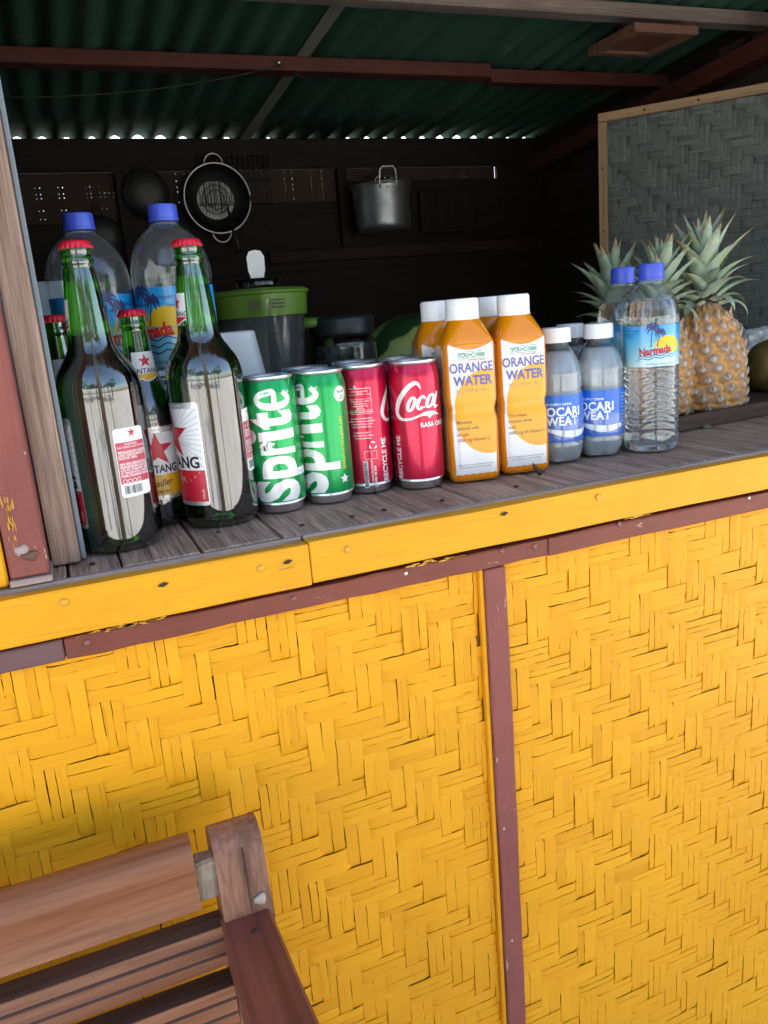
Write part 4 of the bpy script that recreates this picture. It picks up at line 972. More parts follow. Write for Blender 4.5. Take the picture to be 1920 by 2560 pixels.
def pine_mesh(h, r, seed):
    n, m = 150, 110; rows = 11
    th = np.linspace(0, 2*pi, n, endpoint=False); tt = np.linspace(0, 1, m)
    prof = lambda t: r*np.clip((1.02-np.abs(2*t-.62)**2.4*.30), 0, 1)*np.clip((t+.012)*14, 0, 1)**.35*np.clip((1.02-t)*7, 0, 1)**.5
    T, H = np.meshgrid(th, tt)
    # eyes sit on a staggered grid that spirals up
    na = 13; ct = []; jr_ = random.Random(seed+40)
    for i in range(rows+2):
        for k in range(na): ct.append((2*pi*(k+.5*(i % 2)+.16*i+jr_.uniform(-.11, .11))/na, (i-.3+jr_.uniform(-.10, .10))/rows))
    ct = np.array(ct)
    best = np.full(T.shape, 9.); dxb = np.zeros(T.shape); dyb = np.zeros(T.shape)
    for a, q in ct:
        da = (T-a+pi) % (2*pi)-pi; dx = da*na/(2*pi); dy = (H-q)*rows; d = np.sqrt((dx*1.02)**2+(dy*.86)**2)
        b = d < best; best = np.where(b, d, best); dxb = np.where(b, dx, dxb); dyb = np.where(b, dy, dyb)
    e = np.clip(1-best/.60, 0, 1); dome = np.sqrt(np.clip(1-(best/.60)**2, 0, 1))
    ridge = np.exp(-(dxb/.10)**2)*np.clip(.55-np.abs(dyb+.05), 0, 1)
    R = prof(H)+.0066*dome**.8+.003*ridge*dome-.003
    R = np.where(prof(H) < .01, prof(H), R)
    V = np.stack([R*np.sin(T), -R*np.cos(T), H*h], 2).reshape(-1, 3)
    Fc = [(i*n+j, i*n+(j+1) % n, (i+1)*n+(j+1) % n, (i+1)*n+j) for i in range(m-1) for j in range(n)]
    Fc += [tuple(range(n-1, -1, -1)), tuple((m-1)*n+j for j in range(n))]
    me = bpy.data.meshes.new('pineapple_body'); me.from_pydata(V.tolist(), [], Fc); me.polygons.foreach_set('use_smooth', [True]*len(Fc)); me.materials.append(xp.m)
    ca = me.color_attributes.new('eye', 'FLOAT_COLOR', 'POINT'); col = np.ones((len(V), 4)); col[:, 0] = np.clip(e*1.0+ridge.clip(0, 1)*.6, 0, 1).reshape(-1) if False else np.clip(e+ridge*.7, 0, 1).reshape(-1); ca.data.foreach_set('color', col.ravel())
    # dry pointed bracts, one at the heart of every eye
    parts = []; rr = random.Random(seed)
    for a, q in ct:
        if not .02 < q < .97: continue
        rad = float(prof(np.array(q)))+.0045
        if rad < r*.45: continue
        z = q*h; s = .0105*rr.uniform(.7, 1.25); o = rr.uniform(-.0012, .0014)
        er = np.array([sin(a), -cos(a), 0]); et = np.array([cos(a), sin(a), 0]); ez = np.array([0, 0, 1.])
        c = er*rad+ez*(z-.002)
        parts.append(([c-et*s*.55-er*.0035-ez*s*.35, c+et*s*.55-er*.0035-ez*s*.35, c+er*(o+.001)+ez*s*.25, c+er*o*1.4+ez*s*rr.uniform(.8, 1.25)+et*rr.uniform(-.002, .002)], [(0, 1, 2), (0, 2, 3), (1, 3, 2)]))
    Vb, Fb = join_vf(parts); mb = bpy.data.meshes.new('bracts'); mb.from_pydata(Vb, [], Fb); mb.materials.append(M_bract)
    return me, mb
def leaf_mesh(L, W, bend, seed):
    """pineapple crown leaf growing up +Z, curling towards -Y"""
    rr = random.Random(seed); n = 12; V = []; Fc = []
    y = z = 0.; ang = .12
    for i in range(n+1):
        t = i/n; wd = W*(1-t**1.7)*(.82+.18*min(1, t*5))+.0002; cup = .28*wd*(1-t*.5)
        sr = (1 if i % 2 else .88)
        V += [(-wd/2*sr, y+cup, z), (-wd*.25, y+cup*.25, z), (0, y, z), (wd*.25, y+cup*.25, z), (wd/2*sr, y+cup, z)]
        ang += bend/n*(.4+1.2*t); y -= sin(ang)*L/n; z += cos(ang)*L/n
    for i in range(n):
        for k in range(4): a = i*5+k; Fc.append((a, a+1, a+6, a+5))
    me = bpy.data.meshes.new('leaf'); me.from_pydata(V, [], Fc); me.polygons.foreach_set('use_smooth', [True]*len(Fc)); me.materials.append(xf.m)
    at = me.attributes.new('tip', 'FLOAT', 'POINT'); at.data.foreach_set('value', [i/n for i in range(n+1) for _ in range(5)]); return me
LEAF = [leaf_mesh(L, W, b, i) for i, (L, W, b) in enumerate(((.058, .029, 1.5), (.068, .030, 1.15), (.080, .031, .8), (.088, .031, .5), (.090, .030, .3), (.085, .027, .12), (.060, .028, 2.2)))]
def pineapple(label, x, y, h, r, z0, crown_h, tilt=(0, 0), rz=0, seed=0):
    me, mb = pine_mesh(h, r, seed)
    p = thing('pineapple', label, 'pineapple', (x, y, z0), rz, 'pineapples on the tray'); p.rotation_euler = (tilt[0], tilt[1], rz)
    bd = bpy.data.objects.new('fruit_body', me); link(bd, p); br = bpy.data.objects.new('bracts', mb); link(br, bd)
    rr = random.Random(seed+5); n = 46; s = crown_h/.175
    for k in range(n):
        t = k/(n-1); a = k*2.39996+rr.uniform(-.25, .25)
        tier = t; idx = 6 if tier < .12 else min(5, int(tier*6.2))
        if tier > .12 and rr.random() < .2: idx = max(0, idx-1)
        o = bpy.data.objects.new('leaf', LEAF[idx]); link(o, p)
        zz = h*.965+.062*s*t; rad = .020*(1-t)**.8*s+.002
        o.location = (sin(a)*rad, -cos(a)*rad, zz)
        lean = .95*(1-t)**1.15+.03+rr.uniform(-.08, .12)
        o.rotation_euler = (lean, rr.uniform(-.1, .1), a) if True else None
        sc = s*rr.uniform(.82, 1.12)*(.95 if t < .9 else .85); o.scale = (sc*rr.uniform(.85, 1.1), sc, sc)
    return p
a = ony(1806, 1020, .262); pineapple('golden pineapple at the right end of the tray, standing free', .940, .262, .165, .055, .0082, .180, (radians(-1), radians(-3)), .4, 1)
a = ony(1655, 1040, .262); pineapple('golden pineapple in the middle, half hidden by the water bottle', a[0]-.006, .276, .158, .053, .0082, .160, (radians(2), radians(-2)), 2.1, 2)
a = ony(1530, 900, .34); pineapple('dark leaved pineapple furthest left behind the water bottles', a[0]+.012, .335, .140, .050, .0085, .175, (radians(3), radians(-6)), 4.0, 3)
# fruit and plastic bag at the edge of the frame
xm2 = N('mango_skin'); mn = xm2.noise(xm2.coord((40, 40, 40)), 1, 5, .6)
xm2.set(Base_Color=xm2.ramp(mn, [(.35, (.05, .045, .012)), (.6, (.13, .085, .02)), (.8, (.2, .11, .03))]), Roughness=.4)
a = ony(1925, 985, .33); fr = thing('mango', 'brownish green mango beside the right pineapple', 'fruit', (a[0]+.015, .35, .0085))
lathe('mango_skin', refine([(.004, 0), (.022, .003), (.036, .018), (.041, .038), (.038, .060), (.026, .078), (.010, .087), (.002, .089)], .004), xm2.m, fr, 32, lambda t, z: 1+.06*np.cos(t)+.03*np.sin(2*t))
tube('stem', [(0, 0, .088), (.001, 0, .093)], .0022, M_dark, fr)
bg_ = thing('plastic_bag', 'crumpled clear plastic bag behind the mango', 'bag', (a[0]+.035, .43, .0085))
rr = np.random.default_rng(3); bm = bmesh.new(); bmesh.ops.create_icosphere(bm, subdivisions=4, radius=1)
for v in bm.verts:
    d = v.co.normalized(); k = 1+.16*sin(7*d.x+3*d.z)+.12*sin(11*d.y-5*d.z)+.10*sin(15*d.x*d.y+4)+.05*sin(29*d.z+17*d.x); v.co = Vector((d.x*.066*k, d.y*.05*k, .058+d.z*.052*k))
bagm = shell('bag_film', (.85, .87, .87), 1.5, .12, .9, .35); bmobj('bag_film', bm, bagm, bg_, False)
tube('bag_knot', [(0, 0, .100), (-.016, 0, .112), (-.032, .002, .120), (-.045, .004, .118)], [.012, .007, .010, .003], bagm, bg_, 7)
# dry leaf and crumbs on the counter
dl = thing('dry_leaf', 'curled brown dry leaf in front of the orange bottle', 'leaf', tuple(onz(1345, 1192, 0)), .4)
V = []; Fc = []
for i in range(11):
    t = i/10; x = -.010+.024*t; wd = .0045*sin(pi*(t*.9+.05))+.0003; z = .0008+.012*(1-t)**3+.0015*sin(9*t)
    for k, q in enumerate((-1, 0, 1)): V.append((x, q*wd, z+(.0022+.0035*(1-t))*abs(q)))
Fc = [(i*3+k, i*3+k+1, i*3+k+4, i*3+k+3) for i in range(10) for k in range(2)]
o = mesh('leaf_blade', V, Fc, plain('dead_leaf_brown', (.075, .035, .018), .7), dl, True); s = o.modifiers.new('t', 'SOLIDIFY'); s.thickness = .0004
for k, (px, py, cl) in enumerate(((979, 1235, (.6, .5, .35)), (918, 1268, (.5, .42, .3)))):
    q = onz(px, py, 0); V, Fc = lathe_vf([(.0006, 0), (.0011, .0006), (.0004, .0013)], 7, lambda t, z: 1+.3*np.sin(2*t))
    tag(mesh('crumb', V, Fc, plain('crumb%d' % k, cl, .8), None, loc=q), ('pale crumb in front of the cola can with barcode', 'tiny pale crumb in front of the right green can')[k], 'crumb')
q = onz(1765, 1070, 0); V, Fc = lathe_vf([(.0016, 0), (.0058, .0012), (.006, .004)], 14, lambda t, z: 1+.15*np.sin(3*t), False)
tag(mesh('dry_petal', V, Fc, plain('dry_petal_green', (.22, .24, .17), .7), None, True, loc=q), 'small curled dry petal on the counter before the tray', 'petal')

# ------------------------------------------------------------ grey mat shutter at the right
sh = thing('mat_shutter', 'framed grey woven mat shutter standing behind the pineapples', 'shutter', (1.453, 1.20, 0), -atan2(.765, .644))
M_tanz = wood('tan_frame_upright', (.26, .16, .085), (.40, .26, .15), 'Z', 1, .6, .3)
SW, ST = .60, .658
box('frame_rail', (.0, -.014, ST-.022), (SW, .006, ST), M_tan, sh, .0015)
box('frame_stile', (.0, -.014, .03), (.022, .006, ST-.0225), M_tanz, sh, .0015); box('frame_stile', (SW-.022, -.014, .03), (SW, .006, ST-.0225), M_tanz, sh, .0015)
box('frame_rail', (.0225, -.014, .03), (SW-.0225, .006, .052), M_tan, sh, .0015)
for i, z_ in enumerate((.20, .36, .52)): nl = mesh('nail_head', *lathe_vf([(.0022, 0), (.0015, .0006)], 8), M_dark, sh, True, loc=(.011, -.0142, z_)); nl.rotation_euler = (pi/2, 0, 0)
for x_ in (.12, .25): nl = mesh('nail_head', *lathe_vf([(.003, 0), (.002, .0006)], 8), M_dark, sh, True, loc=(x_, -.0142, ST-.011)); nl.rotation_euler = (pi/2, 0, 0)
xs_ = N('grey_painted_bamboo'); fb = xs_.noise(xs_.coord((5, 200, 200)), 1.3, 6, .65, .3); oi = xs_.n('ObjectInfo')
c = xs_.ramp(fb, [(.28, (.028, .035, .034)), (.55, (.092, .108, .104))]); c = xs_.mix(1., c, xs_.ramp(oi.outputs['Random'], [(0, (.75, .75, .75)), (1, (1.15, 1.15, 1.15))]), 'MULTIPLY')
xs_.set(Base_Color=c, Roughness=.55, Normal=xs_.bump(fb, .5, .0012))
wp = bpy.data.objects.new('woven_panel', None); link(wp, sh)
PX, PZ = .0255, .0220
weave(wp, .022, SW-.022, .052, ST-.022, .0, xs_.m, lambda out: {i for _, i in sorted((abs(x-.15)*.9+max(0, .62-z)*1.0, i) for i, (d, x, z, L, wd) in enumerate(out))[:300]}, 300, 'outer_bamboo_weave', .0018)
box('panel_backing', (.022, .0035, .052), (SW-.022, .0055, ST-.022), plain('dark_mat_back', (.02, .02, .02), .9), wp)
box('stand_leg', (.02, .008, -1.02), (.05, .03, .03), M_darkz, sh); box('stand_leg', (SW-.05, .008, -1.02), (SW-.02, .03, .03), M_darkz, sh)

# ------------------------------------------------------------ kitchen things on the counter, in the dark
M_jug = shell('cloudy_jug_plastic', (.62, .65, .65), 1.45, .12, 1, .07)
M_lime = plain('lime_green_plastic', (.13, .24, .025), .4)
JX, JY = ony(648, 730, .56)[0], .56
bj = thing('blender_jug', 'clear blender jug with green lid and white knob', 'jug', (JX, JY, .0006), face_cam(JX, JY))
JP = [(.046, 0), (.050, .006), (.052, .03), (.060, .12), (.068, .205), (.070, .2300)]
lathe('jug_wall', JP, M_jug, bj, 48, lambda t, z: 1+.20*np.exp(-((t-.12)/.22)**2)*max(0, min(1, (z-.11)/.09))+.20*np.exp(-((t-2*pi-.12)/.22)**2)*max(0, min(1, (z-.11)/.09)), False)
lathe('jug_base', [(.02, .0005), (.048, .0005), (.050, .012), (.02, .013)], M_lime, bj, 32)
sp_ = lambda t, z: 1+.14*np.exp(-((t-.12)/.25)**2)+.14*np.exp(-((t-2*pi-.12)/.25)**2)
ld = lathe('lid', [(.066, .205), (.0712, .206), (.0735, .238), (.0765, .2395), (.0770, .2425), (.070, .2465), (.045, .2485), (.02, .2487)], M_lime, bj, 56, sp_, True, True, 40)
for k in (-1, 1):
    for j in range(3): mesh('vent_slot', *box_vf((k*.018-.009+.009, -.0870+abs(k)*.001, .2170+.0052*j), (k*.018+.009+.009, -.0840, .2190+.0052*j)), M_black, ld)
lathe('filler_cap', [(.034, .2489), (.036, .252), (.035, .262), (.030, .264), (.01, .264)], shell('smoky_cap', (.35, .36, .36), 1.45, .1), bj, 40)
V = []; out = [(-.010, .2645), (.010, .2645), (.0105, .268), (.013, .276), (.0135, .296), (.009, .3045), (0, .3065), (-.009, .3045), (-.0135, .296), (-.013, .276), (-.0105, .268)]
for yy in (-.004, .004): V += [(x, yy, z) for x, z in out]
n = len(out); mesh('knob', V, [tuple(range(n)), tuple(range(2*n-1, n-1, -1))]+[(i, i+n, (i+1) % n+n, (i+1) % n) for i in range(n)], M_white, bj)
hd = tube('jug_handle', [(.066, .02, .19), (.098, .035, .19), (.104, .038, .15), (.098, .034, .09), (.060, .016, .075)], [.009, .010, .010, .010, .008], M_lime, bj)
BX = .219; mbz = thing('blender_motor', 'white and green blender motor base in front of the jug', 'blender', (BX, .43, .0006), face_cam(BX, .43))
def sqr(t, z): return (np.abs(np.cos(t))**5+np.abs(np.sin(t))**5)**(-1/5)
bb = lathe('housing', refine([(.068, .001), (.074, .006), (.072, .03), (.067, .08), (.060, .13), (.0525, .180)], .01)+[(.0518, .1860), (.050, .1885), (.02, .1885)], plain('ivory_plastic', (.84, .84, .83), .35), mbz, 64, sqr, True, True, 60)
bprof = [(.074, .006), (.072, .03), (.067, .08), (.060, .13), (.0525, .180)]
def bmap(u, v, off):
    pr = np.array(bprof); th = u/.062; r = np.interp(v, pr[:, 1], pr[:, 0]); k = sqr(th, 0); return np.stack([(r*k+off)*np.sin(th), -(r*k+off)*np.cos(th), v], 1)
decal(Flat().ell(.012, .012, .056, .118, 30, 0, pi), bmap, M_lime, mbz, 'green_panel', .0009, .004, .008); decal(Flat().ring(.012, .012, .052, .085, .0025), bmap, M_black, mbz, 'panel_trim', .0012, .004, .008) if False else None
lathe('speed_knob', [(.016, 0), (.016, .010), (.012, .013)], M_white, mbz, 24).location = (.012, -.086, .04)
bpy.data.objects[mbz.children[-1].name].rotation_euler = (pi/2, 0, 0)
JX2 = ony(857, 850, .58)[0]; jr = thing('storage_jar', 'glass jar with black lid standing behind the red cans', 'jar', (JX2, .58, .0006), face_cam(JX2, .58))
lathe('jar_glass', refine([(.040, .001), (.052, .003), (.055, .012), (.055, .15), (.053, .158), (.047, .163)], .008), shell('dusty_jar_glass', (.55, .57, .56), 1.5, .15), jr, 40, None, False)
xd = N('grey_dry_goods'); dn = xd.noise(xd.coord((110, 110, 110)), 1, 4, .7); xd.set(Base_Color=xd.ramp(dn, [(.4, (.02, .02, .02)), (.62, (.22, .22, .20))]), Roughness=.8)
lathe('jar_contents', [(.02, .003), (.051, .004), (.0525, .012), (.0525, .150), (.02, .152)], xd.m, jr, 40)
lathe('jar_lid', [(.044, .1635), (.0535, .164), (.0545, .170), (.0540, .192), (.051, .1965), (.02, .198)], M_black, jr, 60, lambda t, z: 1+(.01*np.sin(40*t) if .166 < z < .19 else 0))
WX = ony(1050, 905, .72)[0]; xw = N('watermelon_rind')
wv = xw.n('TexCoord'); ws = xw.n('SeparateXYZ'); xw.l(wv.outputs['Object'], ws.inputs[0]); an = xw.n('Math', operation='ARCTAN2'); xw.l(ws.outputs['Z'], an.inputs[0]); xw.l(ws.outputs['Y'], an.inputs[1])
nz = xw.noise(wv.outputs['Object'], 28, 4, .6); ad = xw.n('Math', operation='MULTIPLY_ADD', n1=.9); xw.l(nz, ad.inputs[0]); xw.l(an.outputs[0], ad.inputs[2]); mu = xw.n('Math', operation='MULTIPLY', n1=5.); xw.l(ad.outputs[0], mu.inputs[0]); sn = xw.n('Math', operation='SINE'); xw.l(mu.outputs[0], sn.inputs[0])
xw.set(Base_Color=xw.ramp(sn.outputs[0], [(.0, (.015, .045, .012)), (.30, (.02, .06, .015)), (.42, (.20, .26, .06)), (1, (.30, .34, .10))]), Roughness=.4)
wm = thing('watermelon', 'striped green watermelon behind the orange bottles', 'watermelon', (WX, .74, .095), .5)
bm = bmesh.new(); bmesh.ops.create_uvsphere(bm, u_segments=40, v_segments=26, radius=1)
for v in bm.verts: v.co = Vector((v.co.z*.135, v.co.x*.098, v.co.y*.0945))
bmobj('rind', bm, xw.m, wm, True); tube('stem', [(.134, 0, 0), (.142, .003, .004), (.150, .010, .004)], .003, M_dark, wm)
lb_ = thing('low_partition', 'pale grey blue board partition behind the bottles at the left post', 'partition')
zt = ony(85, 705, .50)[2]
for i in range(4): box('partition_board', (-.16+.052*i, .50, .0006), (-.16+.052*i+.0505, .51, zt), paint('pale_grey_blue', (.30, .36, .40), .6, .1, axis='Z'), lb_, .001)

# ------------------------------------------------------------ pans on the back wall
M_iron = plain('black_iron', (.012, .012, .012), .45, .4)
YB = 2.097
def wallpt(px, py, y=2.06): q = ony(px, py, y); return q[0], q[2]
wx, wz = wallpt(543, 497); wk = thing('hanging_strainer', 'round wire strainer with black rim hanging on the back wall', 'strainer', (wx, 2.07, wz))
M_wire = plain('bright_wire', (.62, .62, .62), .35, .9)
V, Fc = tube_vf(ring_pts((0, -.02, 0), .108, 49), .0028, 6); mesh('rim', V, Fc, M_wire, wk, True)
bowl = lathe('bowl', refine([(.108, 0), (.098, .016), (.078, .030), (.061, .036)], .01), M_iron, wk, 48, None, False); bowl.rotation_euler = (-pi/2, 0, 0); bowl.location = (0, -.02, 0)
P = []
for k in range(-14, 15):
    q = k*.0042; L = sqrt(max(0, .061**2-q*q))
    if L > .004: P.append(box_vf((q-.0007, .0155, -L), (q+.0007, .0165, L))); P.append(box_vf((-L, .0168, q-.0007), (L, .0175, q+.0007)))
V, Fc = join_vf(P); mesh('mesh_bottom', V, Fc, plain('pale_mesh', (.75, .78, .80), .5), wk)
for s, a in ((1, 0), (-1, 0)):
    pts = ring_pts((0, -.02, s*.106), .03, 13, 'y', 0 if s > 0 else pi, pi if s > 0 else 2*pi); tube('loop_handle', pts, .0024, M_wire, wk, 6)
for r_ in (.030, .045): tube('support_ring', ring_pts((0, .010, 0), r_, 33), .0014, M_iron, wk, 5)
P = [box_vf((x-.001, .008, -.04), (x+.001, .010, .055)) for x in np.linspace(-.035, .035, 8)]+[box_vf((-.075, .0065, -.012), (.075, .0080, -.010))]
V, Fc = join_vf(P); mesh('support_wires', V, Fc, M_iron, wk)
tube('hook', [(0, -.02, .136), (0, 0, .139), (0, .029, .139)], .002, M_iron, wk, 6)
lx, lz = wallpt(585, 600); sp2 = thing('hanging_ladle', 'black ladle handle hanging below the strainer', 'ladle', (lx, 2.045, lz)); tube('handle', [(-.012, 0, .10), (0, 0, .02), (.008, 0, -.02), (.012, 0, -.045)], [.004, .005, .009, .006], M_iron, sp2, 8); tube('hook', [(-.012, 0, .10), (-.012, .02, .115), (-.012, .053, .115)], .002, M_iron, sp2, 6)
def pan(label, px, py, r, dep):
    x, z = wallpt(px, py); p = thing('hanging_pan', label, 'pan', (x, 2.085, z)); b = lathe('pan_bowl', refine([(r*.3, dep), (r*.7, dep*.85), (r*.93, dep*.45), (r, 0)], .012), plain('sooty_pan', (.035, .035, .036), .5, .5), p, 44, None, False); b.rotation_euler = (pi/2, 0, 0)
    bm = lathe('pan_bottom', [(r*.3, dep), (r*.02, dep*1.02)], plain('sooty_pan', (.035, .035, .036), .5, .5), p, 44, None, False); bm.rotation_euler = (pi/2, 0, 0)
    tube('handle_ring', ring_pts((0, -.002, r+.012), .013, 17), .0025, M_iron, p, 6); tube('nail', [(0, -.01, r+.0235), (0, .016, r+.0235)], .002, M_iron, p, 6)
pan('dark round pan hanging left of the strainer, upper one', 365, 480, .078, .05); pan('small dark round pan hanging lower behind the blue caps', 255, 590, .066, .04)
rx, rz_ = wallpt(565, 432); rk = thing('grill_rack', 'black wire grill rack hanging behind the strainer', 'rack', (rx+.03, 2.078, rz_-.02))
P = [tube_vf([(x, 0, -.075), (x, 0, .075)], .0012, 5) for x in np.linspace(-.12, .12, 15)]+[tube_vf([(-.125, .003, z), (.125, .003, z)], .0016, 5) for z in (-.075, 0, .075)]
V, Fc = join_vf(P); mesh('rack_wires', V, Fc, M_iron, rk, True); tube('hook', [(0, -.004, .076), (0, .004, .080), (0, .02, .080)], .002, M_iron, rk, 6)
px_, pz_ = wallpt(950, 465, 1.98); pt = thing('cooking_pot', 'dented aluminium pot with wire handles hanging on the back wall', 'pot', (px_, 1.975, pz_-.150))
xa = N('dull_aluminium'); an_ = xa.noise(xa.coord((12, 12, 12)), 1, 5, .6); xa.set(Base_Color=xa.ramp(an_, [(.3, (.22, .23, .24)), (.7, (.42, .43, .44))]), Metallic=.9, Roughness=.42, Normal=xa.bump(an_, .2, .004))
lathe('pot_wall', refine([(.02, .001), (.075, .001), (.089, .006), (.094, .02), (.096, .08), (.098, .146)], .01)+[(.104, .150), (.1045, .1525), (.1, .153), (.096, .150), (.093, .08), (.090, .012), (.02, .008)], xa.m, pt, 48, None, False)
for s in (0, 1):
    a0 = -.12 if s == 0 else pi-.5
    pts = [(cos(a0+pi/2+q)*-.0985*1.02, -sin(a0+pi/2+q)*.0985*1.02, zz) for q, zz in ((-.28, .13), (-.30, .150), (-.27, .185), (-.18, .195), (.18, .195), (.27, .185), (.30, .150), (.28, .13))]
    tube('wire_handle', pts, .0026, M_steel, pt, 6)
V, Fc = tube_vf([(0, .075, .19), (0, .10, .195), (0, .125, .198)], .0025, 6); mesh('hook', V, Fc, M_iron, pt, True)
for k in (-.018, .004): mesh('rivet', *lathe_vf([(.003, 0), (.002, .0015)], 8), M_alu, pt, True, loc=(k, -.0985, .132)).rotation_euler = (pi/2, 0, 0)
cbl = thing('sagging_cable', 'thin dark cable sagging along the red purlin', 'cable')
A = ony(0, 243, 1.36); B = ony(697, 165, 1.392); C = ony(1000, 290, 1.6); pts = []
for i in range(15): t = i/14; pts.append(tuple(A*(1-t)+B*t+np.array([0, 0, -.055*(t*(1-t))*1.4])))
for i in range(1, 13): t = i/12; pts.append(tuple(B*(1-t)+C*t+np.array([0, 0, -.03*(t*(1-t))])))
tube('wire', pts, .0013, plain('cable_grey', (.010, .010, .010), .6), cbl, 6); mesh('hook_screw', *lathe_vf([(.004, -.004), (.005, .004), (.003, .007)], 10), M_steel, cbl, True, loc=tuple(B+np.array([0, -.002, .006])))

# ------------------------------------------------------------ wooden bench in front of the wall
bn = thing('wooden_bench', 'brown slatted wooden bench with arm rest standing against the yellow wall', 'bench')
M_bw = wood('oiled_bench_wood', (.19, .066, .031), (.38, .160, .078), 'X', .5, .32, .2)
M_bz = wood('worn_bench_upright', (.18, .07, .042), (.40, .195, .12), 'Z', .6, .45, .4)
M_arm = wood('red_brown_arm', (.13, .036, .024), (.24, .08, .055), 'Y', .6, .38, .2)
M_groove = plain('dark_groove', (.055, .024, .016), .8); M_glue = wood('pale_tenon_wood', (.16, .11, .07), (.40, .31, .22), 'Z', .5, .85, .6)
PX0, PX1 = .0585, .1015
def extr(name, prof, x0, x1, mat, parent, n=2, jit=0):
    """extrude a (y, z) outline along x"""
    m = len(prof); V = []; X = np.linspace(x0, x1, n)
    for x in X: V += [(x, y, z) for y, z in prof]
    Fc = [(i*m+k, i*m+(k+1) % m, (i+1)*m+(k+1) % m, (i+1)*m+k) for i in range(n-1) for k in range(m)]+[tuple(range(m-1, -1, -1)), tuple((n-1)*m+k for k in range(m))]
    o = mesh(name, V, Fc, mat, parent, True); o.data.set_sharp_from_angle(angle=radians(40)); return o
rail_p = [(-.064, -.2310), (-.070, -.2255), (-.079, -.2225), (-.088, -.2235), (-.0955, -.2285), (-.0990, -.2365), (-.0985, -.2450), (-.0960, -.2530), (-.0962, -.2650), (-.0985, -.2765), (-.1005, -.2825), (-.098, -.2848), (-.084, -.2840), (-.078, -.270), (-.073, -.252)]
extr('top_rail', rail_p, -1.25, .0415, M_bw, bn)
box('tenon', (.0415, -.094, -.281), (.0605, -.076, -.243), M_glue, bn, .002, .0012, cuts=3)
# right back post, rounded top and slight recline
pp = [(-.050, -.250), (-.054, -.238), (-.063, -.2300), (-.076, -.2285), (-.088, -.2335), (-.0945, -.2420), (-.0975, -.256), (-.108, -.33), (-.125, -.50), (-.150, -.72), (-.165, G+.0005), (-.125, G+.0005), (-.108, -.72), (-.082, -.50), (-.062, -.33)]
extr('back_post', pp, PX0, PX1, M_bz, bn)
extr('back_post', pp, -1.29, -1.25, M_bz, bn)
mesh('crack', *box_vf((.0825, -.1035, -.299), (.0831, -.0900, -.2405)), M_groove, bn)
mesh('plug', *lathe_vf([(.006, 0), (.005, .002), (.002, .003)], 10, lambda t, z: 1+.2*np.sin(3*t)), plain('pale_filler', (.36, .31, .25), .8), bn, True, loc=(.0915, -.1025, -.290)).rotation_euler = (pi/2, 0, 0)
M_slattop = wood('grimy_shaded_slat_top', (.045, .022, .016), (.12, .06, .045), 'X', .6, .6, .3)  # slat tops: grime plus shade under the rail, both put into the colour
def slat(zt, h, yo, grooves):
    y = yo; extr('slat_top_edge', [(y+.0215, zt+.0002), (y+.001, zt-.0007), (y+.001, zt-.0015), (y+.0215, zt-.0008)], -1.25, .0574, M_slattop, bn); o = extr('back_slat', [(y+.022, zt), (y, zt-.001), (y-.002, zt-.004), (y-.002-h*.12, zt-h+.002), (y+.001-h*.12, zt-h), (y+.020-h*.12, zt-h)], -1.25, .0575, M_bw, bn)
    for g in grooves: extr('groove', [(y-.0024-g*h*.12, zt-g*h), (y-.0030-g*h*.12, zt-g*h-.0022), (y-.001-g*h*.12, zt-g*h-.0022), (y-.001-g*h*.12, zt-g*h)], -1.25, .0572, M_groove, o)
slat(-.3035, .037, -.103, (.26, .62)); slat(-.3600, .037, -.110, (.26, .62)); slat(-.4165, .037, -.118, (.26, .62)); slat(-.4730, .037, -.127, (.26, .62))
box('lower_back_rail', (-1.25, -.155, -.62), (.0575, -.130, -.56), M_bw, bn, .002)
arm = [(-.0955, .0555, .0985), (-.20, .0525, .1005), (-.30, .0500, .1035), (-.42, .0500, .1050), (-.50, .0560, .0990), (-.53, .0650, .0900)]
def arm_mesh(dx, nm='arm_rest'):
    V = []
    for y, a, b in arm: z = -.3010-.004*(y+.0955); V += [(a+dx, y, z-.030), (b+dx, y, z-.030), (b+dx, y, z-.003), (b+dx-.003, y, z), (a+dx+.003, y, z), (a+dx, y, z-.003)]
    n = 6; Fc = [(i*n+k, (i+1)*n+k, (i+1)*n+(k+1) % n, i*n+(k+1) % n) for i in range(len(arm)-1) for k in range(n)]+[tuple(range(n)), tuple((len(arm)-1)*n+k for k in range(n-1, -1, -1))]
    return mesh(nm, V, Fc, M_arm, bn)
arm_mesh(0); arm_mesh(-1.348)
V, Fc = lathe_vf([(.0035, 0), (.003, .0005)], 12); mesh('arm_plug', V, Fc, plain('dark_plug', (.06, .02, .015), .6), arm_mesh.__globals__['bn'], True, loc=(.080, -.125, -.3008))
for x0 in (PX0, -1.29): box('front_leg', (x0, -.51, G+.0005), (x0+.040, -.465, -.3305), M_bz, bn, .002)
for x0 in (PX0+.006, -1.284): box('side_rail', (x0, -.4645, -.625), (x0+.028, -.150, -.575), M_bz, bn, .002)
for k in range(7): box('seat_slat', (-1.25, -.50+.05*k, -.5740), (.0575, -.50+.05*k+.04, -.5560), M_bw, bn, .002)

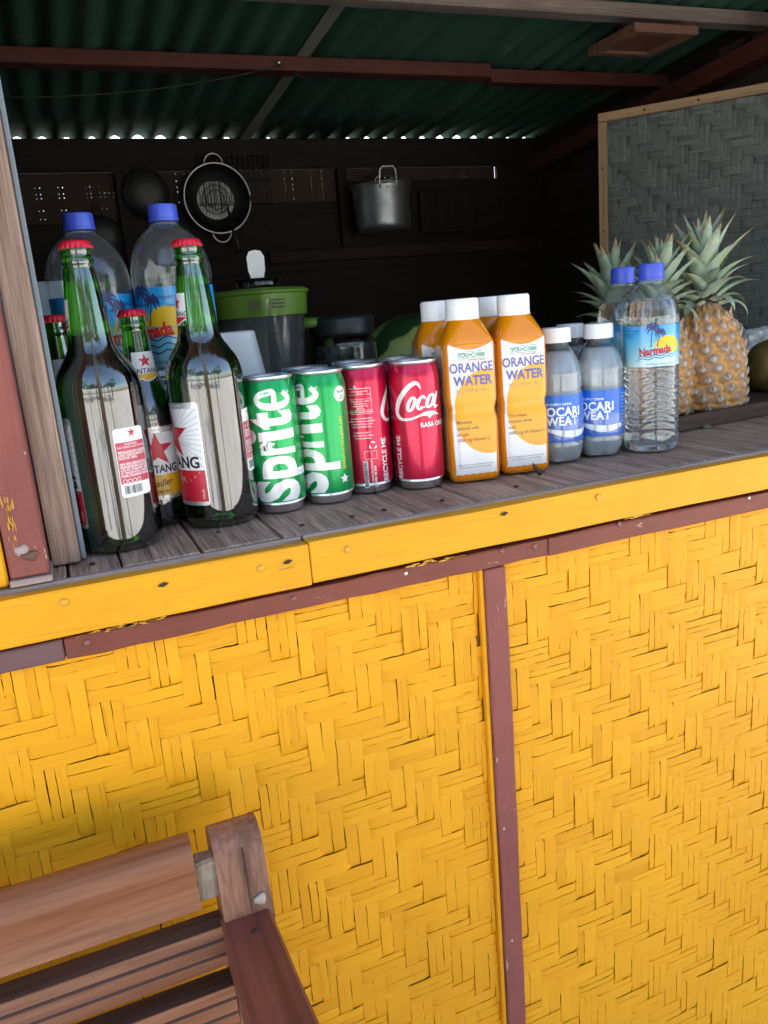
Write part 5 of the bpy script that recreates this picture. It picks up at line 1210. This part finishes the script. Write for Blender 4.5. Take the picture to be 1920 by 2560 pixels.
# ------------------------------------------------------------ trees round the clearing behind the viewer
xb = N('tree_bark'); bnn = xb.noise(xb.coord((20, 20, 4)), 1, 5, .7); xb.set(Base_Color=xb.ramp(bnn, [(.3, (.05, .035, .025)), (.7, (.16, .12, .09))]), Roughness=.9)
xv = N('tree_leaves'); oi = xv.n('Attribute', attribute_name='tint'); xv.set(Base_Color=xv.mix(.6, xv.ramp(oi.outputs['Fac'], [(0, (.03, .06, .012)), (1, (.10, .15, .03))]), (.06, .10, .02)), Roughness=.5)
def tree(label, x, y, h, spread, seed):
    r = random.Random(seed); t = thing('shade_tree', label, 'tree', (x, y, G-.03), 0, 'trees round the sandy clearing')
    parts = [tube_vf([(0, 0, 0), (.1, .05, h*.25), (-.05, .1, h*.5), (.1, 0, h*.8)], [h*.035, h*.026, h*.020, h*.008], 9)]; tips = []
    for k in range(11):
        a = k*2.4+r.random(); z0 = h*(.35+.045*k); L = spread*r.uniform(.55, .95); e = (cos(a)*L, sin(a)*L, z0+L*r.uniform(.25, .7)); tips.append(e)
        parts.append(tube_vf([(0, .05, z0), (e[0]*.5, e[1]*.5, z0+(e[2]-z0)*.65), e], [h*.013, h*.009, h*.003], 6))
    V, Fc = join_vf(parts); mesh('trunk', V, Fc, xb.m, t, True)
    V = []; Fc = []; tint = []
    for e in tips*3:
        c = np.array(e)+np.array([r.gauss(0, spread*.25), r.gauss(0, spread*.25), r.gauss(0, h*.06)]); rad = spread*r.uniform(.2, .34)
        for k in range(110):
            d = np.array([r.gauss(0, 1), r.gauss(0, 1), r.gauss(0, .7)]); d = d/np.linalg.norm(d)*rad*r.random()**.4; q = c+d
            a1, b1 = np.array([r.gauss(0, 1) for _ in range(3)]), np.array([r.gauss(0, 1) for _ in range(3)]); a1 /= np.linalg.norm(a1); b1 -= a1*(a1@b1); b1 /= np.linalg.norm(b1); s = h*.022*r.uniform(.6, 1.3)
            i = len(V); V += [q-a1*s, q+b1*s*.45, q+a1*s, q-b1*s*.45]; Fc.append((i, i+1, i+2, i+3)); tint += [r.random()]*4
    o = mesh('crown', V, Fc, xv.m, t); at = o.data.attributes.new('tint', 'FLOAT', 'POINT'); at.data.foreach_set('value', tint); return t
for i, (x, y, h, s) in enumerate(((-9, -17, 8, 3.6), (-3.5, -21, 9.5, 4.0), (3.2, -19, 7, 3.4), (-15, -12, 9, 4), (9.5, -16, 8.5, 3.8), (-1.5, -30, 11, 5), (15, -24, 10, 4.5), (-12, -27, 11, 5))):
    tree(('spreading shade tree across the clearing behind the viewer', 'tall tree straight behind the viewer beyond the sand', 'small leafy tree behind the viewer to the right of the tall one', 'tree at the far left edge of the clearing', 'bushy tree to the right across the sand', 'highest tree in the row furthest back', 'tree at the far right of the back row', 'dense tree at the left of the back row')[i], x, y, h, s, i)

for i, (x, y, r_) in enumerate(((-.62, -3.4, .055), (1.5, -3.6, .06), (-2.4, -3.8, .06))):  # posts added out of view so the bottles reflect dark upright stripes
    t = thing('reflection_post', ('slim wooden post added for reflections behind the viewer on the left', 'wooden post added for reflections behind the viewer on the right', 'wooden post added for reflections furthest left behind the viewer')[i], 'post', (x, y, G-.06), 0, 'posts added on the sand for reflections')
    tube('trunk', [(0, 0, 0), (.02, .01, .8), (0, .02, 1.6), (.02, 0, 2.5)], [r_, r_*.95, r_*.9, r_*.8], xb.m, t, 12); tube('rope_binding', ring_pts((.015, .01, 2.2), r_*.9, 17, 'z'), .012, M_tan, t, 6)

pm = thing('reflection_palm', 'coconut palm with ringed trunk added close behind the viewer for its dark reflection', 'palm', (-.02, -1.75, G-.06))  # palm added out of view; its trunk makes the dark strip in bottle reflections
tube('trunk', [(0, 0, 0), (.02, -.05, 1.2), (-.02, -.15, 3), (.1, -.4, 5.2), (.2, -.7, 7.2)], [.21, .165, .15, .13, .12], xb.m, pm, 16)
P = []
for k in range(13):
    a = k*2.4; L = 2.6; up = .55 if k % 2 else .15; mid = []
    for i in range(9):
        t = i/8; mid.append(np.array([cos(a)*L*t, sin(a)*L*t-.7, 7.2+up*L*t-1.25*L*t*t*.55]))
        if i:
            d = mid[-1]-mid[-2]; sd = np.cross(d, [0, 0, 1]); sd = sd/np.linalg.norm(sd)
            for q in np.linspace(0, 1, 4):
                c = mid[-2]*(1-q)+mid[-1]*q+np.array([.2, 0, 0])
                for sg in (-1, 1): P.append(([c, c+sd*sg*.5*(1-t*.6)+d*.5-np.array([0, 0, .16]), c+d*.09], [(0, 1, 2)]))
V, Fc = join_vf(P); mesh('fronds', V, Fc, plain('palm_frond_green', (.06, .11, .02), .5), pm)
